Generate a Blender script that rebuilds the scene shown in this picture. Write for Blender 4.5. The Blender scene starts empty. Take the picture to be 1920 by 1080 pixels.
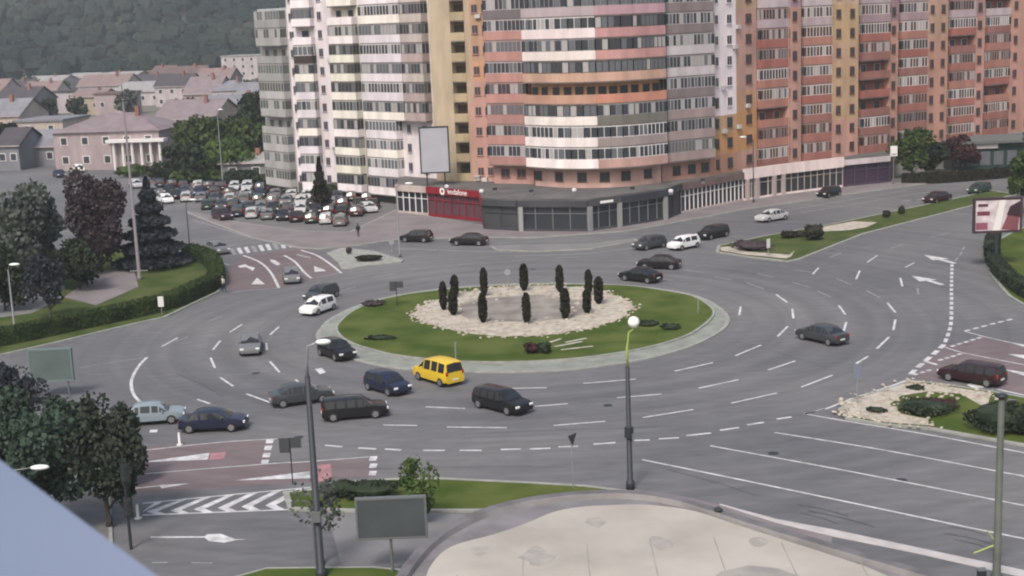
import bpy, bmesh, math, random
from mathutils import Vector, Matrix
R = math.radians
random.seed(7)
sc = bpy.context.scene
col = sc.collection

# ------------------------------------------------------------------ camera
FPX, PITCH, ROLL, CAMZ = 2615.0, 0.19328, -0.0408, 27.0      # focal length in px of a 1920 px wide frame
cp, sp = math.cos(PITCH), math.sin(PITCH)
F = Vector((0, cp, -sp)); R0 = Vector((1, 0, 0)); U0 = Vector((0, sp, cp))
RV = math.cos(ROLL)*R0 + math.sin(ROLL)*U0
UV = -math.sin(ROLL)*R0 + math.cos(ROLL)*U0
cam = bpy.data.cameras.new('camera')
camo = bpy.data.objects.new('camera', cam); col.objects.link(camo)
m = Matrix((RV, UV, -F)).transposed().to_4x4(); m.translation = Vector((0, 0, CAMZ))
camo.matrix_world = m
cam.sensor_width = 36; cam.lens = FPX/1920*36
cam.clip_start = 0.03; cam.clip_end = 9000
cam.dof.use_dof = True; cam.dof.focus_distance = 130; cam.dof.aperture_fstop = 30
sc.camera = camo
sc.render.resolution_x, sc.render.resolution_y = 1024, 576
sc.cycles.filter_width = 2.1
sc.cycles.volume_bounces = 0
sc.cycles.max_bounces = 6

# ------------------------------------------------------------------ light: overcast day
SUN_EL, SUN_ROT = R(52), R(200)
w = bpy.data.worlds.new("World"); sc.world = w; w.use_nodes = True
nt = w.node_tree; bg = nt.nodes['Background']
sky = nt.nodes.new('ShaderNodeTexSky'); sky.sky_type = 'NISHITA'; sky.sun_disc = False
sky.sun_elevation = SUN_EL; sky.sun_rotation = SUN_ROT
sky.air_density = 1.6; sky.dust_density = 6.0; sky.ozone_density = 1.0
nt.links.new(sky.outputs[0], bg.inputs[0]); bg.inputs[1].default_value = 0.10
sl = bpy.data.lights.new('sun', 'SUN'); so = bpy.data.objects.new('sun', sl); col.objects.link(so)
sl.energy = 1.5; sl.angle = R(12); sl.color = (1.0, 0.96, 0.9)
d = Vector((math.sin(SUN_ROT)*math.cos(SUN_EL), math.cos(SUN_ROT)*math.cos(SUN_EL), math.sin(SUN_EL)))
so.rotation_euler = d.to_track_quat('Z', 'Y').to_euler(); so.location = (0, 0, 80)
sc.view_settings.view_transform = 'Standard'; sc.view_settings.look = 'None'
sc.view_settings.exposure = 0.72; sc.view_settings.gamma = 1

# ------------------------------------------------------------------ placing helpers
def ray(px, py):
    return F + ((px-960)/FPX)*RV - ((py-540)/FPX)*UV
def at(px, py, z=0.0):                      # point of height z seen at a pixel of the 1920x1080 photo
    d = ray(px, py); t = (z-CAMZ)/d.z
    return Vector((0, 0, CAMZ)) + d*t
def atd(px, py, D):                         # point at distance D (along +Y)
    d = ray(px, py); return Vector((0, 0, CAMZ)) + d*(D/d.y)
def yaw(a, b):                              # heading of the ground vector a->b given as pixels
    p, q = at(*a), at(*b); return math.atan2(q.y-p.y, q.x-p.x)
def spline(pts, n=6, closed=True):
    out = []; N = len(pts)
    rng = range(N) if closed else range(N-1)
    for i in rng:
        g = (lambda k: pts[k % N]) if closed else (lambda k: pts[max(0, min(N-1, k))])
        p0, p1, p2, p3 = [Vector(g(i+k)) for k in (-1, 0, 1, 2)]
        for s in range(n):
            t = s/n
            out.append(0.5*((2*p1)+(p2-p0)*t+(2*p0-5*p1+4*p2-p3)*t*t+(3*p1-p0-3*p2+p3)*t**3))
    if not closed: out.append(Vector(pts[-1]))
    return out
def gpoly(px, z=0.0, n=0, closed=True):
    w_ = [at(x, y, 0) for x, y in px]
    if n: w_ = spline([(p.x, p.y, 0) for p in w_], n, closed)
    return [Vector((p.x, p.y, z)) for p in w_]

# ------------------------------------------------------------------ materials
def lin(c):
    f = lambda v: v/12.92 if v <= .04045 else ((v+.055)/1.055)**2.4
    return tuple(f(v/255) for v in c)
MATS = {}
def mat(name, c, rough=0.8, metal=0.0, var=0.0, scale=1.0, bump=0.0, c2=None, spec=0.3, emit=0.0, detail=6, coat=0.0, coord='Object', stretch=None):
    if name in MATS: return MATS[name]
    m = bpy.data.materials.new(name); m.use_nodes = True; MATS[name] = m
    t = m.node_tree; b = t.nodes['Principled BSDF']
    b.inputs['Roughness'].default_value = rough; b.inputs['Metallic'].default_value = metal
    b.inputs['Specular IOR Level'].default_value = spec
    if coat: b.inputs['Coat Weight'].default_value = coat*.35
    c = tuple(c)
    if var > 0 or c2:
        tc = t.nodes.new('ShaderNodeTexCoord'); n = t.nodes.new('ShaderNodeTexNoise')
        n.inputs['Scale'].default_value = scale; n.inputs['Detail'].default_value = detail
        src = tc.outputs[coord]
        if stretch:
            mp = t.nodes.new('ShaderNodeMapping'); mp.inputs['Scale'].default_value = stretch
            t.links.new(src, mp.inputs[0]); src = mp.outputs[0]
        t.links.new(src, n.inputs['Vector'])
        r = t.nodes.new('ShaderNodeValToRGB'); t.links.new(n.outputs[0], r.inputs[0])
        a = c; z = c2 if c2 else tuple(min(1, v*(1+var)) for v in c)
        if not c2: a = tuple(v*(1-var) for v in c)
        r.color_ramp.elements[0].position = .36; r.color_ramp.elements[1].position = .64
        r.color_ramp.elements[0].color = (*a, 1); r.color_ramp.elements[1].color = (*z, 1)
        t.links.new(r.outputs[0], b.inputs['Base Color'])
        if bump:
            bp = t.nodes.new('ShaderNodeBump'); bp.inputs['Strength'].default_value = bump
            t.links.new(n.outputs[0], bp.inputs['Height']); t.links.new(bp.outputs[0], b.inputs['Normal'])
    else:
        b.inputs['Base Color'].default_value = (*c, 1)
    if emit:
        b.inputs['Emission Color'].default_value = (*c, 1); b.inputs['Emission Strength'].default_value = emit
    return m

def asphalt_mat(name, c, tint):
    m = bpy.data.materials.new(name); m.use_nodes = True; t = m.node_tree; b = t.nodes['Principled BSDF']
    b.inputs['Roughness'].default_value = .82; b.inputs['Specular IOR Level'].default_value = .25
    tc = t.nodes.new('ShaderNodeTexCoord')
    def noise(s, d, st=None):
        n = t.nodes.new('ShaderNodeTexNoise'); n.inputs['Scale'].default_value = s; n.inputs['Detail'].default_value = d
        if st:
            mp = t.nodes.new('ShaderNodeMapping'); mp.inputs['Scale'].default_value = st
            t.links.new(tc.outputs['Object'], mp.inputs[0]); t.links.new(mp.outputs[0], n.inputs['Vector'])
        else: t.links.new(tc.outputs['Object'], n.inputs['Vector'])
        return n
    a, d2, e = noise(.045, 4), noise(.5, 8, (1, 3, 1)), noise(12, 3)
    mx = t.nodes.new('ShaderNodeMix'); mx.data_type = 'RGBA'
    mx.inputs[6].default_value = (*[v*.88 for v in c], 1); mx.inputs[7].default_value = (*tint, 1)
    r = t.nodes.new('ShaderNodeMapRange'); r.inputs[1].default_value = .35; r.inputs[2].default_value = .65
    t.links.new(a.outputs[0], r.inputs[0]); t.links.new(r.outputs[0], mx.inputs[0])
    def mul(src, n, lo, hi):
        r = t.nodes.new('ShaderNodeMapRange'); r.inputs[1].default_value = .3; r.inputs[2].default_value = .7
        r.inputs[3].default_value = lo; r.inputs[4].default_value = hi; t.links.new(n.outputs[0], r.inputs[0])
        v = t.nodes.new('ShaderNodeVectorMath'); v.operation = 'SCALE'
        t.links.new(src, v.inputs[0]); t.links.new(r.outputs[0], v.inputs['Scale']); return v.outputs[0]
    sb = t.nodes.new('ShaderNodeVectorMath'); sb.operation = 'SUBTRACT'; t.links.new(tc.outputs['Object'], sb.inputs[0]); sb.inputs[1].default_value = (.7, 122, 0)
    ln_ = t.nodes.new('ShaderNodeVectorMath'); ln_.operation = 'LENGTH'; t.links.new(sb.outputs[0], ln_.inputs[0])
    wr_ = t.nodes.new('ShaderNodeTexNoise'); wr_.noise_dimensions = '1D'; wr_.inputs['Scale'].default_value = .55; wr_.inputs['Detail'].default_value = 3; t.links.new(ln_.outputs['Value'], wr_.inputs['W'])
    o = mul(mul(mul(mx.outputs[2], d2, .87, 1.12), e, .92, 1.08), wr_, .90, 1.10)
    t.links.new(o, b.inputs['Base Color'])
    bp = t.nodes.new('ShaderNodeBump'); bp.inputs['Strength'].default_value = .15; t.links.new(e.outputs[0], bp.inputs['Height'])
    t.links.new(bp.outputs[0], b.inputs['Normal'])
    MATS[name] = m; return m

ASPH = asphalt_mat('asphalt', (.122, .124, .138), (.150, .150, .157))
LOT = asphalt_mat('lot asphalt', (.135, .135, .143), (.16, .155, .16))
RED = asphalt_mat('red asphalt', (.150, .118, .128), (.165, .135, .143))
PAVE = mat('paving', (.17, .168, .176), .85, var=.14, scale=.25, c2=None)
PAVEP = mat('pink paving', (.185, .165, .176), .85, var=.12, scale=.3)
KERB = mat('kerb concrete', (.27, .275, .26), .8, var=.14, scale=1.2)
APRON = mat('apron concrete', (.215, .232, .212), .8, var=.16, scale=.7)
PAINT = mat('road paint', (.50, .50, .52), .6, var=.24, scale=1.6, detail=8)
PAINTF = mat('worn road paint', (.24, .24, .26), .7, var=.22, scale=1.5, detail=8)
PINKP = mat('red road paint', (.33, .17, .19), .6, var=.15, scale=2)
GRASS = mat('grass', (.042, .070, .013), .95, c2=(.088, .108, .030), scale=.28, detail=10, bump=.3, spec=.1)
GRASS2 = mat('dry grass', (.042, .068, .018), .95, c2=(.080, .095, .036), scale=.35, detail=10, bump=.3, spec=.1)
GRAVEL = mat('white gravel', (.31, .275, .235), .9, c2=(.46, .42, .37), scale=1.6, detail=10, bump=.6)
SOIL = mat('bare soil', (.16, .145, .135), .95, c2=(.27, .245, .225), scale=.5, detail=10, bump=.3)
GLASS = mat('window glass', (.045, .05, .06), .15, spec=.5)
GLASSL = mat('light window glass', (.12, .13, .15), .2, spec=.5)
CARGLASS = mat('car glass', (.018, .02, .025), .08, spec=.6)
TYRE = mat('tyre rubber', (.02, .02, .022), .9)
RIM = mat('wheel alloy', (.38, .38, .40), .35, .6)
LAMPW = mat('headlamp glass', (.75, .77, .8), .15, spec=.6)
LAMPR = mat('tail lamp glass', (.35, .02, .02), .2, spec=.6)
SLABM = mat('balcony slab', (.17, .15, .15), .85, var=.15, scale=.8)  # darkened so the shadow line under each balcony is put into the slab colour
BRG = mat('brownish glass', (.085, .058, .056), .2, spec=.5)
CURT = mat('curtained glass', (.36, .35, .36), .4)
PLATE = mat('plate', (.7, .7, .68), .5)
BLACKP = mat('black plastic', (.025, .025, .027), .6)
WHITE = mat('white plaster', (.60, .57, .58), .8, var=.08, scale=.7)
WHITEF = mat('white frame', (.68, .66, .68), .5)
DARKM = mat('dark metal', (.035, .04, .048), .5, .2)
GREYM = mat('grey metal', (.16, .17, .18), .5, .3)
GALV = mat('galvanised steel', (.34, .36, .37), .45, .5)
CONC = mat('concrete', (.30, .29, .28), .85, var=.12, scale=.6)
BARK = mat('bark', (.06, .05, .045), .95, var=.3, scale=4)

# ------------------------------------------------------------------ mesh builder
class MB:
    def __init__(s): s.v = []; s.f = []; s.m = []; s.mats = []
    def mi(s, m):
        if m not in s.mats: s.mats.append(m)
        return s.mats.index(m)
    def face(s, pts, m):
        b = len(s.v); s.v += [tuple(p) for p in pts]; s.f.append(tuple(range(b, b+len(pts)))); s.m.append(s.mi(m)); return s
    def add(s, verts, faces, m):
        b = len(s.v); s.v += [tuple(p) for p in verts]; k = s.mi(m)
        for f in faces: s.f.append(tuple(b+i for i in f)); s.m.append(k)
        return s
    def box(s, c, size, m, rz=0.0, base=False):
        x, y, z = [v/2 for v in size]; cz = c[2]+(z if base else 0)
        ca, sa = math.cos(rz), math.sin(rz); V = []
        for dz in (-z, z):
            for dx, dy in ((-x, -y), (x, -y), (x, y), (-x, y)):
                V.append((c[0]+dx*ca-dy*sa, c[1]+dx*sa+dy*ca, cz+dz))
        return s.add(V, [(3, 2, 1, 0), (4, 5, 6, 7), (0, 1, 5, 4), (1, 2, 6, 5), (2, 3, 7, 6), (3, 0, 4, 7)], m)
    def prism(s, poly, z0, z1, m, mtop=None, bottom=True):
        n = len(poly); V = [(p[0], p[1], z0) for p in poly]+[(p[0], p[1], z1) for p in poly]
        s.add(V, [(i, (i+1) % n, n+(i+1) % n, n+i) for i in range(n)], m)
        s.face([(p[0], p[1], z1) for p in poly], mtop or m)
        if bottom: s.face([(p[0], p[1], z0) for p in reversed(poly)], m)
        return s
    def bar(s, a, b, w_, h, m):                 # box from a to b (3-D)
        a, b = Vector(a), Vector(b); d = (b-a); L = d.length
        if L < 1e-6: return s
        q = d.to_track_quat('X', 'Z'); V = []
        for x in (0, L):
            for y, z in ((-w_/2, -h/2), (w_/2, -h/2), (w_/2, h/2), (-w_/2, h/2)):
                V.append(a+q @ Vector((x, y, z)))
        return s.add(V, [(0, 1, 2, 3), (7, 6, 5, 4), (0, 4, 5, 1), (1, 5, 6, 2), (2, 6, 7, 3), (3, 7, 4, 0)], m)
    def tube(s, pts, rad, m, n=8, cap=True):
        pts = [Vector(p) for p in pts]
        if not isinstance(rad, (list, tuple)): rad = [rad]*len(pts)
        b = len(s.v); V = []; up = Vector((0, 0, 1))
        for i, p in enumerate(pts):
            d = (pts[min(i+1, len(pts)-1)]-pts[max(i-1, 0)]).normalized()
            x = d.cross(up) if abs(d.z) < .95 else d.cross(Vector((0, 1, 0)))
            x.normalize(); y = d.cross(x)
            for k in range(n):
                a = 2*math.pi*k/n; V.append(p+rad[i]*(math.cos(a)*x+math.sin(a)*y))
        Fs = [(i*n+k, i*n+(k+1) % n, (i+1)*n+(k+1) % n, (i+1)*n+k) for i in range(len(pts)-1) for k in range(n)]
        if cap: Fs += [tuple(range(n-1, -1, -1)), tuple((len(pts)-1)*n+k for k in range(n))]
        return s.add(V, Fs, m)
    def ball(s, c, r, m, seg=12, rings=8, jit=0.0):
        V = []; Fs = []
        rr = r if isinstance(r, (tuple, list)) else (r, r, r)
        for i in range(rings+1):
            th = math.pi*i/rings
            for k in range(seg):
                a = 2*math.pi*k/seg; j = 1+random.uniform(-jit, jit)
                V.append((c[0]+rr[0]*j*math.sin(th)*math.cos(a), c[1]+rr[1]*j*math.sin(th)*math.sin(a), c[2]+rr[2]*j*math.cos(th)))
        for i in range(rings):
            for k in range(seg): Fs.append((i*seg+k, (i+1)*seg+k, (i+1)*seg+(k+1) % seg, i*seg+(k+1) % seg))
        return s.add(V, Fs, m)
    def mesh(s, name, smooth=False):
        me = bpy.data.meshes.new(name); me.from_pydata(s.v, [], s.f)
        for m in s.mats: me.materials.append(m)
        me.polygons.foreach_set('material_index', s.m)
        if smooth: me.polygons.foreach_set('use_smooth', [True]*len(s.f))
        me.update(); return me
    def build(s, name, parent=None, smooth=False, weld=False, sharp=None):
        me = s.mesh(name, smooth)
        if weld:
            bm = bmesh.new(); bm.from_mesh(me); bmesh.ops.remove_doubles(bm, verts=bm.verts, dist=1e-4)
            bmesh.ops.recalc_face_normals(bm, faces=bm.faces); bm.to_mesh(me); bm.free()
        if sharp: me.set_sharp_from_angle(angle=sharp)
        o = bpy.data.objects.new(name, me); col.objects.link(o); o.parent = parent; return o
def tag(o, label, cat, group=None):
    o['label'] = label; o['category'] = cat
    if group: o['group'] = group
    return o
def thing(name, label, cat, loc=(0, 0, 0), rz=0.0, group=None):
    o = bpy.data.objects.new(name, None); col.objects.link(o); o.location = loc; o.rotation_euler = (0, 0, rz)
    return tag(o, label, cat, group)
def struct(o): o['kind'] = 'structure'; return o
def copy_tree(o, parent=None):
    c = o.copy(); col.objects.link(c); c.parent = parent
    for ch in list(o.children): copy_tree(ch, c)
    return c
def centred(mb, name, label, cat, smooth=False, group=None, weld=False):   # one-mesh thing with its origin at its base
    xs = [v[0] for v in mb.v]; ys = [v[1] for v in mb.v]; zs = [v[2] for v in mb.v]
    c = ((min(xs)+max(xs))/2, (min(ys)+max(ys))/2, min(zs))
    mb.v = [(x-c[0], y-c[1], z-c[2]) for x, y, z in mb.v]
    o = mb.build(name, None, smooth, weld); o.location = c; return tag(o, label, cat, group)
def inset(poly, d):
    n = len(poly); area = sum(poly[i].x*poly[(i+1) % n].y-poly[(i+1) % n].x*poly[i].y for i in range(n))
    sg = 1 if area > 0 else -1; out = []
    for i in range(n):
        a, b, c = poly[i-1], poly[i], poly[(i+1) % n]
        e1 = (b-a); e2 = (c-b)
        e1 = Vector((e1.x, e1.y)).normalized(); e2 = Vector((e2.x, e2.y)).normalized()
        n1 = Vector((-e1.y, e1.x))*sg; n2 = Vector((-e2.y, e2.x))*sg
        nn = (n1+n2); nn = nn.normalized() if nn.length > .05 else n1
        k = 1/max(.4, nn.dot(n1)); out.append(Vector((b.x+nn.x*d*k, b.y+nn.y*d*k, b.z)))
    return out

# ------------------------------------------------------------------ ground
g = MB()
GR = mat('ground', (.115, .12, .085), .95, c2=(.17, .16, .14), scale=.02, detail=10)
g.face([(-3500, -300, -.02), (3500, -300, -.02), (3500, 5200, -.02), (-3500, 5200, -.02)], GR)
struct(g.build('ground'))
road = MB(); road.face([(-160, 10, 0), (260, 10, 0), (260, 300, 0), (90, 300, 0), (-60, 262, 0), (-95, 300, 0), (-160, 300, 0)], ASPH)
struct(road.build('road'))

def sheet(name, px, m, z, n=0):
    b = MB(); b.face(gpoly(px, z, n), m); return struct(b.build(name))
# far town streets
sheet('car_park', [(300, 340), (700, 350), (745, 396), (660, 434), (560, 432), (440, 414), (330, 392)], LOT, .012)
for px in ([(240, 838), (480, 826), (512, 826), (500, 868), (240, 890)],
           [(240, 892), (500, 871), (690, 859), (705, 892), (590, 905), (520, 908), (240, 925)],
           [(1768, 650), (1846, 633), (2100, 690), (2100, 790), (1920, 742), (1860, 722), (1735, 712), (1712, 704)],
           [(452, 482), (575, 462), (625, 492), (640, 512), (525, 540), (430, 545), (420, 520)]):
    sheet('lane', px, RED, .006)

def island(name, px, top, n=0, h=.13, kw=.3, kerb=KERB, kind=True):
    P = gpoly(px, 0, n); b = MB(); b.prism(P, -.01, h, kerb)
    o = b.build(name+'_kerb'); struct(o)
    q = inset(P, kw); c = MB(); c.face([(p.x, p.y, h+.006) for p in q], top); struct(c.build(name))
    return P, q
# roundabout
APR = [(592, 630), (600, 617), (611, 604), (634, 590), (662, 577), (710, 562), (760, 552), (830, 542), (920, 535), (1010, 532), (1100, 533), (1177, 536), (1247, 544), (1296, 553), (1330, 565), (1356, 582), (1368, 599), (1359, 618), (1314, 644), (1259, 663), (1206, 676), (1100, 692), (1010, 698), (926, 700), (820, 698), (740, 692), (674, 679), (624, 661), (600, 645)]
island('roundabout_apron', APR, APRON, 4, .10, .35, kerb=KERB)
GRP = [(629, 622), (636, 607), (662, 586), (703, 569), (743, 559), (794, 551), (900, 541), (1010, 537), (1100, 537), (1177, 539), (1243, 548), (1300, 559), (1334, 579), (1339, 596), (1312, 621), (1273, 640), (1202, 659), (1100, 675), (1010, 682), (926, 684), (830, 681), (743, 671), (703, 662), (666, 651), (641, 638)]
gp, gq = island('lawn', GRP, GRASS, 4, .24, .22)
GVP = [(780, 592), (800, 574), (859, 555), (928, 545), (975, 541), (1037, 541), (1100, 546), (1150, 557), (1182, 574), (1183, 586), (1162, 602), (1116, 618), (1037, 632), (959, 636), (881, 630), (819, 616), (788, 604)]
def blob(px, z, m, name, n=5, amp=.25):
    P = gpoly(px, z, n); rs = random.Random(3)
    P = [Vector((p.x+rs.uniform(-amp, amp), p.y+rs.uniform(-amp, amp), z)) for p in P]
    b = MB(); b.face(P, m); return struct(b.build(name)), P
blob(GVP, .262, GRAVEL, 'gravel_bed')
blob([(857, 583), (862, 573), (912, 563), (1006, 559), (1087, 568), (1104, 583), (1069, 600), (975, 608), (897, 605), (866, 596)], .275, SOIL, 'soil_bed')

# other traffic islands
island('splitter_island', [(634, 494), (612, 476), (640, 466), (700, 472), (757, 489), (752, 493), (700, 498), (660, 505), (640, 505)], KERB, 0, .13, .3)
I2 = [(1345, 462), (1430, 444), (1560, 421), (1700, 392), (1860, 358), (1905, 366), (1820, 388), (1620, 440), (1502, 487), (1478, 492), (1400, 483), (1342, 474)]
island('median_island', I2, GRASS2, 0, .13, .35)
sheet('gravel_strip', [(1350, 466), (1385, 463), (1400, 474), (1480, 480), (1490, 472), (1484, 483), (1474, 487), (1400, 480), (1352, 472)], GRAVEL, .15)
sheet('gravel_patch', [(1540, 428), (1600, 417), (1645, 419), (1625, 428), (1590, 434), (1545, 436)], GRAVEL, .15)
I3 = [(1574, 768), (1600, 749), (1650, 735), (1704, 716), (1760, 721), (1860, 736), (2000, 762), (2150, 790), (2150, 880), (1920, 838), (1740, 806), (1660, 800), (1585, 787)]
island('planted_island', I3, GRASS, 0, .14, .3)
sheet('gravel_border', [(1583, 768), (1605, 752), (1704, 721), (1760, 726), (1858, 741), (1850, 770), (1800, 742), (1740, 738), (1690, 746), (1668, 762), (1690, 780), (1740, 790), (1742, 802), (1660, 796), (1590, 783)], GRAVEL, .16)
I4 = [(600, 918), (640, 906), (740, 900), (830, 899), (1000, 907), (1100, 913), (1170, 922), (1110, 930), (1000, 960), (880, 962), (760, 962), (670, 962), (540, 958), (530, 925)]
island('verge', I4, GRASS, 0, .13, .35)
I5 = [(500, 1068), (700, 1066), (760, 1072), (760, 1200), (430, 1200), (440, 1085)]
island('grass_verge', I5, GRASS, 0, .13, .2)
sheet('footpath', [(1100, 924), (1180, 916), (1260, 927), (1400, 958), (1560, 997), (1560, 1040), (1100, 990)], PAVEP, .01)
sheet('footpath', [(612, 958), (700, 958), (900, 966), (900, 1060), (700, 1062), (640, 1060)], PAVE, .018)
# plaza pavement in front of the shops
I6 = [(472, 447), (560, 466), (602, 468), (680, 460), (742, 450), (900, 446), (1000, 447), (1180, 434), (1300, 412), (1400, 393), (1600, 364), (1800, 336), (1800, 320), (1600, 344), (1394, 370), (1180, 410), (1100, 428), (906, 424), (740, 395), (655, 436), (560, 434), (440, 416), (350, 396), (352, 401), (400, 420)]
island('pavement', I6, PAVEP, 0, .12, .3)
island('service_median', [(918, 463), (1105, 459), (1192, 449), (1196, 453), (1110, 468), (1000, 473), (930, 470)], PAVE, 0, .13, .25)
# left park
I7 = [(412, 548), (420, 520), (404, 500), (372, 484), (330, 474), (240, 470), (60, 480), (-200, 520), (-400, 600), (-400, 760), (-150, 690), (0, 668), (124, 640), (218, 617), (311, 596)]
island('park_lawn', I7, GRASS2, 0, .13, .3)
sheet('park_path', [(120, 560), (190, 510), (250, 505), (260, 540), (180, 575)], PAVEP, .15)
sheet('park_path', [(-300, 560), (0, 520), (120, 560), (60, 590), (-300, 640)], PAVE, .15)
# right corner park
I8 = [(1852, 470), (1850, 500), (1875, 540), (1920, 575), (2100, 650), (2300, 600), (2300, 420), (2000, 410), (1890, 440)]
island('corner_lawn', I8, GRASS, 2, .13, .3)
I9 = [(1672, 346), (1800, 330), (2150, 290), (2150, 345), (1950, 350), (1800, 352), (1700, 354)]
# bottom-left pavement by the ledge
island('corner_pavement', [(-500, 850), (60, 790), (170, 782), (196, 800), (205, 880), (215, 1080), (225, 1200), (-500, 1300)], LOT, 0, .12, .2)

# ------------------------------------------------------------------ painted markings
def strip(b, a, c, w_, z=.010, m=None):
    p, q = at(*a), at(*c); d = (q-p); d.z = 0
    if d.length < 1e-4: return
    d.normalize(); nrm = Vector((-d.y, d.x, 0))*w_/2; zz = Vector((0, 0, z))
    b.face([p-nrm+zz, q-nrm+zz, q+nrm+zz, p+nrm+zz], m or PAINT)
def line(b, px, w_, m=None, n=5, z=.010):
    P = spline([(p.x, p.y, 0) for p in (at(*q) for q in px)], n, False) if len(px) > 2 else [at(*q) for q in px]
    L = []
    for i, p in enumerate(P):
        d = P[min(i+1, len(P)-1)]-P[max(0, i-1)]; d.z = 0; d.normalize()
        nr = Vector((-d.y, d.x, 0))*w_/2; L.append((p-nr, p+nr))
    for i in range(len(L)-1):
        q = [L[i][0], L[i+1][0], L[i+1][1], L[i][1]]
        b.face([(v.x, v.y, z) for v in q], m or PAINT)
DASH = [((1697, 501.5), (1714, 493)), ((1605, 524), (1612, 507.6)), ((1688, 521), (1692, 537)), ((1626, 492), (1645, 479)), ((1524, 514), (1535, 502)),
 ((1455, 552), (1476, 567)), ((1485.5, 579), (1487.6, 597)), ((1573, 573), (1585, 590)), ((1664, 568), (1679, 586)), ((1477, 612), (1458, 631)),
 ((1587, 604), (1581, 623)), ((1679, 599), (1675, 619)), ((1667, 632), (1644, 654)), ((1628, 668), (1605, 682)), ((1389, 575), (1386, 591)),
 ((1427, 647), (1379, 667)), ((1491, 677), (1440, 694)), ((1337, 680), (1265, 696)), ((1385, 712), (1310, 728)), ((1561, 703.5), (1502, 726)),
 ((1457, 737), (1371, 756)), ((1300, 768), (1205, 783)), ((1240, 739), (1157, 746)), ((1192, 711), (1093, 719)), ((1065, 757), (1003, 762)),
 ((1135, 790), (1038, 798)), ((838, 801), (950, 802)), ((798, 763), (872, 766)), ((718, 797), (782, 798)), ((925, 729), (1025, 727)),
 ((303, 650), (333, 633.6)), ((413, 639), (399, 656)), ((395, 671), (403, 690)), ((413, 708), (437, 724)), ((462, 738.5), (507, 755)),
 ((370, 749), (394, 757)), ((454, 608), (431, 623)), ((523, 613), (506, 628)), ((498.7, 643), (500.7, 657)), ((506, 678), (524, 698)), ((554, 712), (568, 722))]
FAINT = [((1555, 483), (1579, 474)), ((1490, 506.6), (1522, 511)), ((1420, 512.7), (1449, 520)), ((1400, 530), (1432, 542)), ((1486, 529), (1520, 539)), ((1567, 522), (1597, 534)),
 ((1533, 546), (1559, 557.5)), ((1624, 545), (1650, 558)), ((390, 603), (417, 593)), ((1670, 466), (1695, 458)), ((1745, 445), (1780, 437)), ((1340, 519), (1372, 525)), ((1280, 506), (1320, 511)),
 ((1230, 521), (1262, 526)), ((860, 496), (905, 492)), ((700, 520), (745, 512)), ((770, 505), (815, 499)), ((640, 546), (668, 537)), ((1040, 484), (1085, 482)), ((960, 489), (1010, 486)), ((330, 640), (352, 632)), ((1720, 540), (1722, 552))]
GIVE = [((610, 835), (642, 838)), ((672, 840), (705, 842)), ((722, 842), (752, 844)), ((793, 844.6), (834, 844.6)), ((862, 844.6), (903, 844.6)), ((939, 843), (977, 842)), ((993, 842), (1032, 840.5)),
 ((1047, 838), (1084, 837)), ((1113, 833), (1154, 830)), ((1188, 826), (1218, 825)), ((1235, 823), (1273, 821)), ((1287, 817), (1333, 812)), ((1350, 807), (1386, 801.6)), ((1401, 797), (1432, 792)), ((1456, 786), (1484, 782)), ((1508, 777), (1546, 767))]
b = MB()
for a, c in DASH: strip(b, a, c, .19)
for a, c in GIVE: strip(b, a, c, .24)
for a, c in FAINT: strip(b, a, c, .17, m=PAINTF)
# long lane lines of the lower right road
line(b, [(1204, 862), (1400, 902), (1640, 952), (1825, 991), (1990, 1024)], .17)
line(b, [(1332, 836), (1609, 887), (1920, 948), (2050, 972)], .15)
line(b, [(1452, 811), (1657, 844), (1920, 893), (2050, 917)], .15)
line(b, [(1508, 776), (1545, 768), (1596, 748), (1650, 731), (1700, 713)], .2, n=3)
line(b, [(1508, 776), (1600, 792), (1740, 815), (1920, 849), (2050, 874)], .16)
# left hook line
line(b, [(276, 670), (262, 684), (250, 704), (246, 720), (250, 738), (262, 753), (282, 768), (306, 780)], .24, n=5)
line(b, [(276, 670), (200, 681), (150, 690)], .12, m=PAINTF)
# upper left approach
line(b, [(456, 479), (486, 491), (507, 510), (523, 540)], .28)
line(b, [(533, 479), (553, 491), (570, 510), (584, 522)], .28)
line(b, [(564, 469), (594, 479), (619, 495), (640, 512)], .28)
line(b, [(360, 412), (420, 430), (470, 446)], .25, m=PAINTF)
line(b, [(360, 470), (400, 487), (430, 497)], .2, m=PAINTF)
strip(b, (523, 540), (430, 548), .2, m=PAINTF)
strip(b, (584, 522), (640, 512), .2, m=PAINTF)
def pm(px, m=None, z=.012):
    b.face([(p.x, p.y, z) for p in (at(*q) for q in px)], m or PAINT)
pm([(471, 533), (482, 521), (497, 533)]); pm([(589, 499), (613, 508), (590, 510)])
pm([(446, 499), (460, 495.5), (466, 499), (478, 502), (474, 508), (462, 501), (450, 502)]); pm([(506, 487), (516, 488), (526, 495), (520, 498), (508, 491)])
pm([(556, 476), (584, 482), (582, 485), (556, 479)], PAINTF); pm([(590, 692), (603, 690), (611, 698), (600, 702)]); 
# zebra crossing on the upper left approach
for k in range(11):
    t = k/10; x = 436+t*134; y = 478-t*17
    pm([(x, y), (x+7, y-1), (x+1, y-12), (x-6, y-11)], PAINT if k % 3 else PAINTF)
# zebra, far road
for k in range(6):
    x = 1690+k*9; y = 377-k*1.0
    pm([(x, y), (x+26, y-3.2), (x+27, y-2), (x+1, y+1.2)], PAINTF) if k % 2 == 0 else None
line(b, [(745, 466), (850, 470), (960, 473)], .3, m=PAINTF)
line(b, [(965, 480), (1100, 475), (1240, 459)], .25, m=PAINTF)
line(b, [(1500, 399), (1600, 383), (1700, 366), (1850, 345)], .2, m=PAINTF)
line(b, [(1430, 402), (1560, 380), (1700, 357)], .2, m=PAINTF)
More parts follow.
